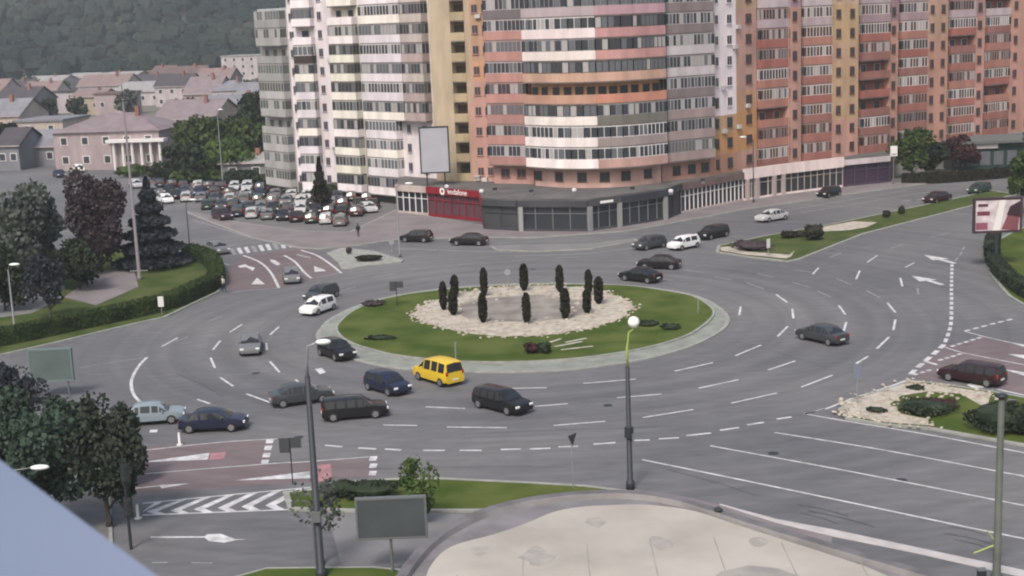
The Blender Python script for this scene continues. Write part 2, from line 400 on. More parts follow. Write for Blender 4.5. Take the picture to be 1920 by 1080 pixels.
# lower left lanes
line(b, [(240, 848), (395, 831), (485, 824.6)], .12); strip(b, (485, 824.6), (520, 823), .12)
line(b, [(240, 891), (514, 869), (545, 868)], .12); line(b, [(545, 868), (692, 857)], .12)
line(b, [(240, 917), (300, 911)], .12)
for x, y in ((506, 827), (503, 839.5), (500, 853), (497, 866), (700, 859.5), (700, 873), (699, 887)):
    pm([(x-6, y-3.5), (x+8, y-3.8), (x+5, y+4.5), (x-8, y+4.6)])
pm([(264, 867), (393, 849.5), (389, 862)]); pm([(440, 901), (581, 884), (581, 897)]); pm([(299, 910), (356, 906.5), (303, 916)])
pm([(592, 873), (620, 870), (622, 900), (594, 904)], PINKP); pm([(395, 850), (424, 847), (420, 860), (392, 863)], PINKP)
pm([(282, 1006), (384, 1006), (388, 1002), (414, 1001), (440, 1011), (462, 1011.5), (440, 1013.5), (420, 1018), (392, 1015), (384, 1008.5), (282, 1009)])
pm([(282, 806), (296, 806), (294, 811), (280, 811)]); 
strip(b, (285, 1055), (314, 1055), .14, m=PAINTF); strip(b, (358, 1055), (398, 1056), .14, m=PAINTF)
# chevron block
T0, T1_, B0, B1_ = (267, 944), (582, 914), (267, 966), (582, 954)
line(b, [T0, (400, 931), (582, 914)], .16); line(b, [B0, (400, 961), (582, 954)], .16)
def cb(u, v):   # u along, v 0 top .. 1 bottom
    return ((T0[0]+(T1_[0]-T0[0])*u), (T0[1]+(T1_[1]-T0[1])*u)*(1-v)+(B0[1]+(B1_[1]-B0[1])*u)*v)
for k in range(-1, 6):
    u = .09+k*.141
    f = lambda a, v: cb(min(max(u+a, 0), 1), v)
    pm([f(-.065, .74), f(.125, .02), f(.175, .02), f(-.0, .74), f(.05, .98), f(-.01, .98)])
# right lanes
def dashline(px, n, w_, m=None, fill=.62):
    P = spline([(p.x, p.y, 0) for p in (at(*q) for q in px)], 24, False); S = [0]
    for i in range(1, len(P)): S.append(S[-1]+(P[i]-P[i-1]).length)
    def pt(s):
        for i in range(1, len(P)):
            if S[i] >= s:
                t = (s-S[i-1])/max(1e-6, S[i]-S[i-1]); return P[i-1].lerp(P[i], t)
        return P[-1]
    for k in range(n):
        a, c = pt(S[-1]*k/n), pt(S[-1]*(k+fill)/n); d = (c-a).normalized(); nr = Vector((-d.y, d.x, 0))*w_/2
        b.face([(v.x, v.y, .011) for v in (a-nr, c-nr, c+nr, a+nr)], m or PAINT)
dashline([(1785, 496), (1784, 540), (1784, 575), (1783, 607), (1777, 629), (1770, 646)], 17, .3)
dashline([(1770, 646), (1755, 660), (1722, 688), (1702, 707)], 5, .4)
dashline([(1808, 462), (1800, 478), (1786, 494)], 3, .2, PAINTF)
dashline([(1809, 621), (1855, 609), (1903, 597)], 6, .3); dashline([(1783, 650), (1844, 631)], 5, .3)
dashline([(1760, 676), (1807, 662)], 4, .3); dashline([(1713, 703), (1750, 692)], 3, .3)
line(b, [(1809, 621), (1844, 631), (1920, 648), (2000, 668)], .14, n=2); line(b, [(1767, 649), (1807, 662), (1920, 684), (2000, 702)], .14, n=2)
line(b, [(1733, 677), (1757, 684)], .3)
pm([(1890, 664), (1925, 666), (1990, 680), (1925, 674)]); pm([(1880, 692), (1925, 699), (1990, 714), (1925, 706)]); line(b, [(1870, 730), (1920, 741), (2000, 758)], .2, n=2)
pm([(1812, 722), (1822, 717), (1842, 719), (1845, 727), (1825, 728)]); pm([(1893, 642), (1930, 648), (1925, 652)])
def arrow(tail, tip):
    p, q = at(*tail), at(*tip); d = (q-p); L = d.length; d.normalize(); n_ = Vector((-d.y, d.x, 0))
    k = p+d*L*.45
    for poly in ([p-n_*.28, k-n_*.28, k+n_*.28, p+n_*.28], [k-n_*.95, q, k+n_*.95]):
        b.face([(v.x, v.y, .012) for v in poly], PAINT)
arrow((1790, 494), (1733, 478)); arrow((1767, 534), (1709, 517))
mk = b.build('road_markings'); struct(mk)
b = MB(); SEAL = mat('crack sealing', (.07, .07, .075), .7, var=.2, scale=2)
for a, c, w2 in (((1495, 946), (1590, 968), .14), ((1515, 958), (1640, 988), .16), ((1500, 962), (1570, 982), .12), ((1770, 1000), (1860, 1020), .14), ((1790, 1012), (1870, 1034), .12), ((1780, 988), (1850, 1004), .1), ((700, 880), (1000, 874), .08), ((1250, 880), (1420, 930), .08), ((640, 640), (600, 720), .0), ((860, 815), (1260, 800), .07), ((1380, 640), (1550, 690), .07), ((330, 700), (420, 745), .08)):
    if w2: line(b, [a, ((a[0]+c[0])/2+3, (a[1]+c[1])/2-1.5), c], w2, m=SEAL, z=.008)
struct(b.build('crack_seals'))
def manhole(x, y):
    p = at(x, y); b.face([(p.x+.34*math.cos(k*.524), p.y+.34*math.sin(k*.524), .009) for k in range(12)], DARKM)
b = MB()
for q in ((1140, 760), (1450, 850), (760, 870), (480, 700), (1330, 610), (560, 820), (1690, 900), (1000, 505), (1560, 470)): manhole(*q)
struct(b.build('manhole_covers'))
# wide pale kerb strip along the lower right road
b = MB(); b.prism(gpoly([(1349, 945), (1455, 974), (1560, 993), (1705, 1024), (1864, 1058), (2100, 1107), (2100, 1122), (1864, 1071), (1705, 1035), (1560, 1006), (1455, 981), (1349, 947)]), 0, .03, mat('pale kerb', (.42, .40, .405), .8, var=.1, scale=1))
struct(b.build('kerb'))

# ------------------------------------------------------------------ hill and forest
def hillz(x, y):
    t = max(0, min(1, (y-640)/900)); s = t*t*(3-2*t)
    k = max(0, min(1, (-x+60)/260)) if x > -200 else 1
    k = max(k, .35)
    return s*165*k + (6*math.sin(x*.011)+5*math.sin(y*.009+x*.004))*s
b = MB(); HX, HY = 44, 34; V = []; Fs = []
for j in range(HY+1):
    for i in range(HX+1):
        x = -1500+i*60; y = 600+j*45; V.append((x, y, hillz(x, y)-.5 if y > 620 else -2))
for j in range(HY):
    for i in range(HX):
        a = j*(HX+1)+i; Fs.append((a, a+1, a+HX+2, a+HX+1))
b.add(V, Fs, mat('hillside', (.030, .045, .032), .95, c2=(.075, .08, .055), scale=.012, detail=8)); struct(b.build('hill', smooth=True))

def leafmat(name, c, c2, scale=.6):
    return mat(name, c, .85, c2=c2, scale=scale, detail=3, spec=.15)
FOREST = leafmat('forest leaves', (.010, .022, .021), (.038, .048, .036), .012)
b = MB(); rs = random.Random(11)
for k in range(5200):
    t = rs.random()**.75; y = 690+t*900; x = -y*.40+rs.random()*y*.30-10
    if rs.random() < .35 and math.sin(x*.02+3)*math.sin(y*.013) > .45: continue
    z = hillz(x, y); r = rs.uniform(3.2, 6.5)
    n1, n2 = 6, 4; V = []; Fs = []
    for i in range(n2+1):
        th = math.pi*i/n2
        for q in range(n1):
            a = 2*math.pi*(q+.5*(i % 2))/n1; j = rs.uniform(.75, 1.2)
            V.append((x+r*j*math.sin(th)*math.cos(a), y+r*j*math.sin(th)*math.sin(a), z+r*.9+r*1.1*j*math.cos(th)))
    for i in range(n2):
        for q in range(n1): Fs.append((i*n1+q, (i+1)*n1+q, (i+1)*n1+(q+1) % n1, i*n1+(q+1) % n1))
    b.add(V, Fs, FOREST)
fo = b.build('forest'); fo['kind'] = 'stuff'; tag(fo, 'dark green wooded hillside rising behind the town', 'forest')

# ------------------------------------------------------------------ trees
def crown_mesh(r, leaves, size, m, seed, shape='round', gaps=.35):
    rs = random.Random(seed); b = MB(); rx, ry, rz = r
    lobes = []
    if shape == 'round':
        for k in range(14):
            a = rs.uniform(0, 6.28); h = rs.uniform(-.75, .8); q = math.sqrt(max(0, 1-h*h))*rs.uniform(.25, .72)
            lobes.append((math.cos(a)*q*rx, math.sin(a)*q*ry, h*rz*.75, rs.uniform(.28, .46)))
    for k in range(leaves):
        if shape == 'round':
            L = rs.choice(lobes); v = Vector((rs.gauss(0, 1), rs.gauss(0, 1), rs.gauss(0, 1))).normalized()*rs.uniform(.55, 1.05)
            p = Vector((L[0]+v.x*L[3]*rx, L[1]+v.y*L[3]*ry, L[2]+v.z*L[3]*rz))
        elif shape == 'cone':
            h = rs.random()**1.4; q = (1-h)*(.75+.25*math.sin(h*40+rs.random()))*rs.uniform(.55, 1.0); a = rs.uniform(0, 6.28)
            p = Vector((math.cos(a)*q*rx, math.sin(a)*q*ry, (h*2-1)*rz))
        else:   # column
            h = rs.uniform(-1, 1); q = (1-max(0, abs(h)-.55)**1.5*2.2)*rs.uniform(.6, 1.02)*(.95+.04*math.sin(h*9+seed)); a = rs.uniform(0, 6.28)
            p = Vector((math.cos(a)*q*rx, math.sin(a)*q*ry, h*rz))
        s_ = size*rs.uniform(.6, 1.3)
        u = Vector((rs.gauss(0, 1), rs.gauss(0, 1), rs.gauss(0, .6))).normalized(); w2 = u.orthogonal().normalized(); w2.rotate(Matrix.Rotation(rs.uniform(0, 6.28), 3, u))
        t = u.cross(w2)
        b.face([p-t*s_*.5, p+w2*s_*.5, p+t*s_*.5, p-w2*s_*.5], m)
    return b
def tree(pos, h, wd, m, label, seed, kind='round', leaves=1800, size=.55, trunk_f=.28, name='tree', group=None, trunk_r=None):
    t = thing(name, label, 'tree' if 'bush' not in name and 'shrub' not in name else name.split('_')[-1], pos, 0, group)
    rs = random.Random(seed); tr = trunk_r or max(.06, h*.02)
    b = MB(); tz = h*trunk_f if kind == 'round' else h*.1
    b.tube([(0, 0, -.05), (rs.uniform(-.1, .1), 0, tz*.5), (0, rs.uniform(-.1, .1), tz), (0, 0, h*.75)], [tr*1.3, tr, tr*.85, tr*.3], BARK, 8)
    if kind == 'round':
        for k in range(6):
            a = k*1.05+rs.random(); z0 = tz+k*h*.05
            b.tube([(0, 0, z0), (math.cos(a)*wd*.18, math.sin(a)*wd*.18, z0+h*.12), (math.cos(a)*wd*.36, math.sin(a)*wd*.36, z0+h*.2)], [tr*.5, tr*.35, tr*.12], BARK, 5)
    b.build('trunk', t, smooth=True)
    cz = (h+tz*.8)/2 if kind == 'round' else (h+h*.06)/2
    rz = h-cz
    c = crown_mesh((wd/2, wd/2, rz), leaves, size, m, seed, kind).build('crown', t); c.location = (0, 0, cz)
    return t
LV_G = leafmat('green leaves', (.030, .052, .018), (.066, .092, .032)); LV_GG = leafmat('grey green leaves', (.066, .082, .074), (.100, .115, .102))
LV_P = leafmat('purple leaves', (.045, .034, .040), (.066, .052, .058)); LV_C = leafmat('blue conifer needles', (.022, .028, .038), (.042, .048, .060))
LV_D = leafmat('dark leaves', (.018, .028, .019), (.038, .052, .032)); LV_R = leafmat('dark red leaves', (.035, .017, .020), (.06, .028, .03))
LV_T = leafmat('teal leaves', (.036, .058, .045), (.058, .086, .066)); LV_CY = leafmat('cypress needles', (.014, .014, .010), (.034, .033, .022), 3)
LV_B = leafmat('bright leaves', (.040, .074, .022), (.080, .122, .040))
tree(at(56, 548), 12.8, 9.5, LV_GG, 'tall grey green tree at the left edge of the park', 21, leaves=6500, size=.5, trunk_f=.08)
tree(at(150, 545), 6.0, 6.5, LV_D, 'low dark tree between the grey green and the purple tree', 34, leaves=3000, size=.4, trunk_f=.05)
tree(at(10, 585), 7.0, 7.0, LV_D, 'dark tree at the left frame edge inside the park', 35, leaves=3000, size=.4, trunk_f=.05)
tree(at(190, 512), 12.4, 8.0, LV_P, 'dark purple leaved tree in the left park', 22, leaves=11000, size=.38, trunk_f=.06)
tree(at(288, 502), 10.4, 9.6, LV_C, 'dark blue conifer beside the tall mast in the park', 23, 'cone', 9000, .5, name='conifer_tree')
tree(at(95, 600), 6.5, 4.5, LV_C, 'low dark tree in front of the grey green tree', 24, leaves=1800, size=.4, trunk_f=.15)
tree(at(75, 1010), 9.0, 7.0, LV_T, 'dark grey green tree behind the window ledge', 25, leaves=8000, size=.3, trunk_f=.1)
tree(at(205, 990), 8.4, 4.4, leafmat('dusky leaves', (.028, .038, .030), (.050, .062, .048)), 'narrow dark tree beside the lower left road', 26, leaves=6500, size=.26, trunk_f=.12)
tree(at(234, 908), 5.0, 3.4, LV_D, 'small dark green tree at the corner behind the silver car', 27, leaves=4200, size=.22, trunk_f=.1)
tree(at(135, 860), 4.5, 4.2, LV_T, 'low green tree on the left corner pavement', 29, leaves=2600, size=.28, trunk_f=.15)
tree(at(20, 830), 6.0, 5.2, LV_C, 'dusky tree at the left frame edge above the ledge', 30, leaves=2600, size=.3, trunk_f=.15)
tree(at(605, 1058), 5.2, 3.2, LV_GG, 'sparse young tree beside the lower left lamp post', 31, leaves=420, size=.2, trunk_f=.35)
tree(at(785, 984), 4.0, 2.5, LV_B, 'bright green young tree beside the grey advertising panel', 32, leaves=1500, size=.2, trunk_f=.05)
tree(at(603, 392), 7.6, 3.8, LV_CY, 'dark cone shaped conifer between the car park and white tower', 33, 'cone', 2600, .5, name='conifer_tree')
for i, (x, y, h, wd, mm, lab) in enumerate([(345, 340, 7, 14, LV_D, 'leftmost tree of the green belt behind the car park'), (385, 318, 11, 15, LV_G, 'olive green tree second from the left in the belt behind the car park'),
    (432, 334, 7, 16, LV_B, 'light green low tree in the middle of the belt behind the car park'), (425, 300, 10, 13, LV_D, 'dark tree at the back of the belt behind the car park'),
    (470, 312, 10, 14, LV_G, 'green tree close to the grey end tower'), (478, 285, 14, 11, LV_D, 'tall dark tree against the left side of the grey tower'), (335, 300, 6, 12, LV_G, 'green tree beside the town hall with white columns')]):
    tree(at(x, y), h, wd, mm, lab, 40+i, leaves=2600, size=.8, trunk_f=.08, group='trees behind the car park')
for i, (x, y, h, wd, mm, lab) in enumerate([(1710, 337, 8.6, 7.5, LV_G, 'green tree at the right end of the shops'), (1748, 330, 5.5, 6, LV_D, 'small dark tree between the green and the red tree'),
    (1800, 322, 6.0, 6.5, LV_R, 'dark red leaved tree in front of the right tower'), (1925, 405, 9.0, 4.6, LV_G, 'green tree cut by the right frame edge behind the billboard'), (1960, 330, 9, 8, LV_D, 'dark tree beyond the right frame edge')]):
    tree(at(x, y), h, wd, mm, lab, 60+i, leaves=2600, size=.5, trunk_f=.12)
# columnar thujas on the roundabout
cyp = [(832, 581, 2.5, 'at the left end of the ring'), (853, 557, 2.0, 'at the back left, partly behind another'), (850, 591, 2.1, 'at the front left of the ring'), (908, 555, 2.6, 'second from the left in the back row'),
       (906, 605, 2.5, 'second from the left in the front row'), (983, 545, 2.5, 'in the middle of the back row'), (988, 607, 2.6, 'in the middle of the front row'), (1050, 548, 2.5, 'behind the reddish one, back row'),
       (1060, 598, 2.6, 'second from the right in the front row'), (1104, 553, 2.3, 'tall at the back right of the ring'), (1101, 588, 2.1, 'at the front right of the ring'), (1123, 570, 2.4, 'at the right end of the ring')]
proto = None
for i, (x, y, h, lab) in enumerate(cyp):
    if i < 4:
        t = thing('columnar_thuja', 'x', 'shrub', (0, 0, 0))
        tb = MB(); tb.tube([(0, 0, -.03), (0, 0, .25)], .06, BARK, 6); tb.build('trunk', t)
        c = crown_mesh((.40, .40, 1.2), 1200, .2, LV_CY, 80+i, 'column').build('crown', t); c.location = (0, 0, 1.3)
        core = MB(); core.ball((0, 0, 0), (.29, .29, 1.1), LV_CY, 8, 8, .08); co = core.build('branches', c)
        if i == 0: protos = []
        protos.append(t)
    else: t = copy_tree(protos[i % 4])
    p = at(x, y, .26); t.location = p; s_ = (h+.15)/2.5; t.scale = (1+.08*((i*7) % 3-1),)*2+(s_,); t.rotation_euler = (0, 0, i*1.3)
    tag(t, 'dark columnar thuja '+lab, 'shrub', 'columnar thujas on the roundabout')
# bushes
def bush(px, py, wd, h, m, label, seed, z=.14, d=None, n=700, size=.18):
    b = crown_mesh((wd/2, (d or wd)/2, h/2), n, size, m, seed, 'round')
    c = MB(); c.ball((0, 0, 0), (wd*.36, (d or wd)*.36, h*.40), m, 9, 6, .12); off = len(b.v)
    b.v += c.v; b.f += [tuple(i+off for i in f) for f in c.f]; b.m += [0]*len(c.f)
    p = at(px, py, z); b.v = [(x, y, zz+h/2) for x, y, zz in b.v]
    o = b.build('bush'); o.location = p; return tag(o, label, 'bush')
bush(1527, 449, 3.0, 1.9, LV_CY, 'round dark clipped bush on the far median island', 101, n=1500, size=.25)
bush(1478, 446, 2.4, .9, LV_CY, 'low dark bush left of the round bush on the far island', 102)
bush(1500, 444, 1.8, .7, LV_CY, 'flat dark bush touching the round clipped bush', 103)
bush(1410, 468, 5.2, 1.1, LV_P, 'purplish low planting near the tip of the far island', 104, n=1300)
bush(1662, 408, 1.1, 1.0, LV_CY, 'left one of two small dark balls on the far island', 105, n=400)
bush(1690, 401, 1.2, 1.1, LV_CY, 'right one of two small dark balls on the far island', 106, n=400)
bush(1735, 772, 4.6, .7, LV_D, 'low spreading bush in the gravel of the right island', 107, d=4, n=1500)
bush(1765, 765, 3.0, .6, LV_R, 'brownish low bush behind the spreading one', 112, d=2.6, n=900)
bush(1868, 806, 4.0, 1.9, LV_D, 'dense dark green bush on the right island beside the lamp post', 108, n=2600, size=.2)
bush(1930, 812, 4.0, 1.8, LV_D, 'dense dark green bush at the right frame edge', 109, n=2200, size=.2)
bush(1643, 771, 1.5, .25, LV_D, 'flat dark plant left in the white gravel', 110, n=300)
bush(1717, 729, 1.4, .25, LV_D, 'flat dark plant at the gravel corner near the dark red car', 111, n=300)
bush(640, 928, 2.2, .9, LV_D, 'dark low bush left in the lower verge', 113, n=1200)
bush(700, 932, 4.0, 1.1, LV_D, 'wide dark bush in the lower verge above the grey panel', 114, d=2.0, n=2200)
bush(690, 488, 4.2, .7, LV_CY, 'dark low planting on the small splitter island', 115, d=3, n=900)
bush(655, 476, 1.0, .9, LV_P, 'small dark upright bush on the splitter island', 116, n=300)
bush(998, 662, 1.6, .9, LV_R, 'reddish bush left on the roundabout lawn', 117, z=.24)
bush(1022, 662, 1.3, 1.0, LV_D, 'dark bush next to the reddish bush on the roundabout lawn', 118, z=.24)
bush(715, 636, 3.2, .35, LV_D, 'flat dark green plant strip on the left roundabout lawn', 119, z=.24, d=1.2)
bush(1215, 610, 2.2, .4, LV_D, 'flat dark plant beside the lamp globe on the lawn', 120, z=.24)
bush(1258, 616, 2.0, .4, LV_D, 'flat dark plant further right on the lawn', 121, z=.24)
bush(700, 572, 2.6, .4, LV_P, 'flat brown plant strip at the back left of the lawn', 122, z=.24)
bush(1860, 478, 2.4, 1.7, LV_D, 'dark bush at the foot of the right billboard', 123, n=1200)
bush(650, 366, 4.5, 1.8, LV_CY, 'dark bush right of the cone conifer', 124, d=3, n=900, size=.3)
bush(690, 368, 5.5, 1.6, LV_D, 'green bush before the white tower ground floor', 125, d=3, n=900, size=.3)
bush(727, 372, 4.5, 2.0, LV_CY, 'dark bush left of the shops', 126, d=3, n=900, size=.3)
bush(562, 356, 6.0, 1.6, LV_CY, 'dark bush at the foot of the grey tower', 127, d=3, n=900, size=.3)
bush(1760, 338, 8.0, 1.8, LV_CY, 'dark bush mass under the right hand trees', 128, d=3, n=1300, size=.3)
for i, (x, y, ww, m_, lab) in enumerate([(310, 336, 9, LV_G, 'leftmost low bush before the green belt'), (352, 343, 9, LV_B, 'light green low bush behind the back row of parked cars'), (400, 340, 10, LV_G, 'low green bush in the middle before the green belt'), (450, 343, 9, LV_D, 'dark low bush before the grey shed'), (500, 350, 8, LV_D, 'dark low bush left of the grey tower'), (250, 332, 8, LV_G, 'low bush right of the pink hall columns'), (610, 372, 5, LV_D, 'dark low bush under the cone conifer')]):
    bush(x, y, ww, 2.4, m_, lab, 140+i, z=0, d=4, n=1100, size=.5)
# pale ornamental strip on the roundabout lawn
b = MB()
for (x0, y0, x1, y1) in ((1040, 656, 1092, 646), (1052, 662, 1112, 655), (1060, 648, 1100, 640), (1030, 648, 1052, 641)): strip(b, (x0, y0), (x1, y1), .35, z=.275, m=GRAVEL)
struct(b.build('gravel_ornament'))
# stones along the gravel
b = MB(); rs = random.Random(5)
def stones(px, n, z, spread=.35, step=1):
    P = gpoly(px, 0, 8)
    for k in range(n):
        p = P[rs.randrange(len(P))]; r = rs.uniform(.07, .19)
        b.ball((p.x+rs.gauss(0, spread), p.y+rs.gauss(0, spread*1.5), z+r*.2), (r, r, r*.6), GRAVEL, 6, 4, .2)
stones(GVP, 420, .26)
stones([(860, 584), (868, 570), (912, 560), (1006, 556), (1090, 566), (1108, 583), (1072, 602), (975, 612), (893, 608)], 160, .27, .9)
stones([(1583, 770), (1605, 754), (1704, 723), (1760, 728), (1850, 744), (1800, 745), (1700, 745), (1670, 762), (1735, 795), (1660, 793), (1595, 781)], 240, .16, .4)
so_ = b.build('gravel_stones'); so_['kind'] = 'stuff'; tag(so_, 'loose pale stones bordering the gravel beds', 'stones')

# hedges
def hedge(px, wd, h, m, label, n=9000, size=.22, closed=False, z=.13):
    P = gpoly(px, z, 6, closed); P = [Vector((p.x, p.y, z)) for p in P]; b = MB(); rs = random.Random(len(px)+n)
    S = [0]
    for i in range(1, len(P)): S.append(S[-1]+(P[i]-P[i-1]).length)
    L = []
    for i, p in enumerate(P):
        d = (P[min(i+1, len(P)-1)]-P[max(0, i-1)]).normalized(); nr = Vector((-d.y, d.x, 0))*(wd/2-.12); L.append((p-nr, p+nr))
    hh = h-.1
    for i in range(len(L)-1):
        a, c, e, f = L[i][0], L[i+1][0], L[i+1][1], L[i][1]; up = Vector((0, 0, hh))
        b.face([a, c, c+up, a+up], m); b.face([f+up, e+up, e, f], m); b.face([a+up, c+up, e+up, f+up], m)
    for i in (0, len(L)-1):
        a, f = L[i]; b.face([a, f, f+Vector((0, 0, hh)), a+Vector((0, 0, hh))], m)
    for k in range(n):
        s_ = rs.random()*S[-1]
        i = max(1, next((j for j in range(1, len(S)) if S[j] >= s_), len(S)-1)); t = (s_-S[i-1])/max(1e-6, S[i]-S[i-1]); p = P[i-1].lerp(P[i], t)
        d = (P[i]-P[i-1]).normalized(); nr = Vector((-d.y, d.x, 0)); q = rs.random()
        if q < .45: off = nr*rs.uniform(-wd/2, wd/2)+Vector((0, 0, h+rs.gauss(0, .06)))
        else: off = nr*(wd/2+rs.gauss(0, .05))*rs.choice((-1, 1))+Vector((0, 0, rs.uniform(0, h)))
        u = Vector((rs.gauss(0, 1), rs.gauss(0, 1), rs.gauss(0, 1))).normalized(); v = u.orthogonal().normalized()*size*rs.uniform(.5, 1)*.5; w2 = u.cross(v)
        c = p+off; b.face([c-v, c-w2, c+v, c+w2], m)
    return centred(b, 'hedge', label, 'hedge')
hedge([(350, 482), (376, 489), (398, 502), (407, 520), (403, 540), (360, 562), (311, 582), (218, 604), (124, 624), (0, 650), (-150, 672)], 1.5, 1.45, leafmat('hedge leaves', (.022, .040, .014), (.046, .070, .024)), 'long clipped hedge bordering the left park along the road', 16000)
hedge([(1865, 448), (1858, 478), (1868, 508), (1895, 538), (1940, 566), (2020, 598)], 1.3, 1.2, LV_D, 'curved dark hedge round the right corner lawn', 6000)
hedge([(1690, 344), (1760, 343), (1850, 336), (1960, 326), (2100, 314)], 1.6, 1.3, LV_CY, 'long dark hedge under the right tower', 5000, .3)

# ------------------------------------------------------------------ apartment towers
ST, Z0, NF = 2.8, 4.15, 11
FR_X = 1
def plaster(c, k=.80):
    if min(c) > 202: k = .90
    key = 'plaster %d %d %d' % tuple(c)
    return mat(key, tuple(v*k for v in lin(c)), .85, var=.13, scale=.55, detail=9, stretch=(1, 1, .3))
def wp(px, D):
    p = atd(px, 200, D); return Vector((p.x, p.y, 0))
def outward(a, b):
    d = (b-a).normalized(); return Vector((d.y, -d.x, 0))
def wall_bay(bld, a, b, z0, z1, cols, depth=13):
    """cols: list of (z_from, material) bands going up"""
    o = outward(a, b); mb = MB(); back = -o*depth; e = (b-a).normalized()*.004
    a2, b2 = a+e, b-e
    bands = cols+[(z1, None)]
    for k in range(len(cols)):
        za, zb = max(z0, bands[k][0]), min(z1, bands[k+1][0])
        if zb <= za: continue
        m = cols[k][1]; V = [a2, b2, b2+back, a2+back]
        mb.add([(v.x, v.y, za) for v in V]+[(v.x, v.y, zb) for v in V], [(0, 1, 5, 4), (1, 2, 6, 5), (2, 3, 7, 6), (3, 0, 4, 7)], m)
    mb.face([(v.x, v.y, z1) for v in (a2, b2, b2+back, a2+back)], CONC)
    # parapet
    w_ = mb.build('wall', bld); return w_
def small_window(bld, a, b, t, z, w_=1.0, h=1.25, frame=None, glass=None):
    o = outward(a, b); d = (b-a).normalized(); c = a.lerp(b, t); mb = MB()
    frame = frame or WHITEF; rz = math.atan2(d.y, d.x)
    cc = c+o*.02
    mb.box((cc.x, cc.y, z), (w_, .10, h), frame, rz)
    g_ = c+o*.075
    for s_ in (-1, 1):
        q = g_+d*s_*w_*.235; mb.box((q.x, q.y, z), (w_*.40, .012, h-.16), glass or GLASS, rz)
    s2 = c+o*.08; mb.box((s2.x, s2.y, z-h/2-.03), (w_+.12, .18, .05), frame, rz)
    return mb.build('window', bld)
def balcony(bld, path, z, par, frame=WHITEF, glass=GLASS, dep=1.1, glazed=True, slab=None, step=.8, parh=1.15, join=None):
    """one storey balcony on a wall path (plan points left to right)"""
    slab = slab or SLABM; n = len(path); ofs = []
    for i in range(n):
        o = Vector((0, 0, 0))
        if i > 0: o += outward(path[i-1], path[i])
        if i < n-1: o += outward(path[i], path[i+1])
        ofs.append(o.normalized())
    if join: ofs[join[0]] = join[1]
    out = [path[i]+ofs[i]*dep for i in range(n)]
    e0 = (path[1]-path[0]).normalized()*.02; e1 = (path[-1]-path[-2]).normalized()*.02
    ring = [path[0]+e0]+[out[0]+e0]+out[1:-1]+[out[-1]-e1]+[path[-1]-e1]
    mb = MB(); poly = ring
    mb.prism(list(reversed(poly)), z-.16, z, slab)
    P = ring
    for i in range(len(P)-1):
        a, b_ = P[i], P[i+1]; d = (b_-a).normalized(); nn = Vector((d.y, -d.x, 0))
        mb.bar((a.x, a.y, z+parh/2), (b_.x, b_.y, z+parh/2), .08, parh, par)
    bal = mb.build('balcony', bld)
    if glazed:
        g_ = MB(); z0, z1 = z+parh, z+ST-.17
        for i in range(len(P)-1):
            a, b_ = P[i], P[i+1]; L = (b_-a).length; d = (b_-a).normalized()
            g_.bar((a.x, a.y, z0+.035), (b_.x, b_.y, z0+.035), .07, .07, frame)
            g_.bar((a.x, a.y, z1-.05), (b_.x, b_.y, z1-.05), .07, .10, frame)
            k = max(1, round(L/step))
            for j in range(k+1):
                p = a.lerp(b_, j/k); g_.bar((p.x, p.y, z0+.07), (p.x, p.y, z1-.1), .15 if j % 2 else .2, .075, frame)
                if j < k:
                    q0, q1 = a.lerp(b_, (j+.06)/k), a.lerp(b_, (j+.94)/k); u = rg.random()
                    g_.bar((q0.x, q0.y, (z0+z1)/2), (q1.x, q1.y, (z0+z1)/2), .015, (z1-z0)-.16, glass if u < .56 else GLASSL if u < .80 else CURT)
        g_.build('window', bal)
    else:   # open balcony: rail, door and window on the wall behind
        for i in range(n-1):
            a, b_ = path[i], path[i+1]; o = outward(a, b_)*.03; L = (b_-a).length; k = max(1, int(L/2.2))
            for j in range(k):
                g_ = MB(); p = a.lerp(b_, (j+.5)/k)+o; d = (b_-a).normalized(); rz = math.atan2(d.y, d.x)
                g_.box((p.x, p.y, z+1.15), (1.3, .05, 2.0), frame, rz); q = p+o; g_.box((q.x, q.y, z+1.2), (1.1, .03, 1.8), glass, rz)
                g_.build('window', bal)
    return bal
def curve(pts, n=4):
    out = spline([(p.x, p.y, 0) for p in pts], n, False); return [Vector((p.x, p.y, 0)) for p in out]
def zf(k): return Z0+k*ST

rg = random.Random(19)
W_, C_ = (212, 206, 210), (200, 190, 185)
LIL = (190, 182, 196)
def pick(*c): return plaster(rg.choice(c))
FR_D = mat('brown frame', (.07, .05, .045), .6); FR_G = mat('grey frame', (.24, .24, .26), .6)

# --- grey end tower
T1 = thing('apartment_tower', 'low grey end tower with greenish balconies at the far left of the blocks', 'building')
a, b_ = wp(496, 230), wp(549, 222.5)
wall_bay(T1, a, b_, 0, 28.9, [(0, plaster((194, 192, 194)))])
pr = MB(); bk = outward(a, b_)*-13
pr.prism([(v.x, v.y) for v in (a-(b_-a)*.01, b_, b_+bk, a+bk)], 28.9, 29.5, plaster((200, 205, 210))); pr.build('roof', T1)
for k in range(-1, 9):
    p0, p1 = a.lerp(b_, .1), a.lerp(b_, .97)
    balcony(T1, [p0, p1], zf(k), pick((176, 176, 176), (164, 165, 166), (190, 188, 190)), plaster((182, 182, 184)), pick((92, 95, 92), (110, 114, 112)), 1.2, k not in (2, 6), step=.9)
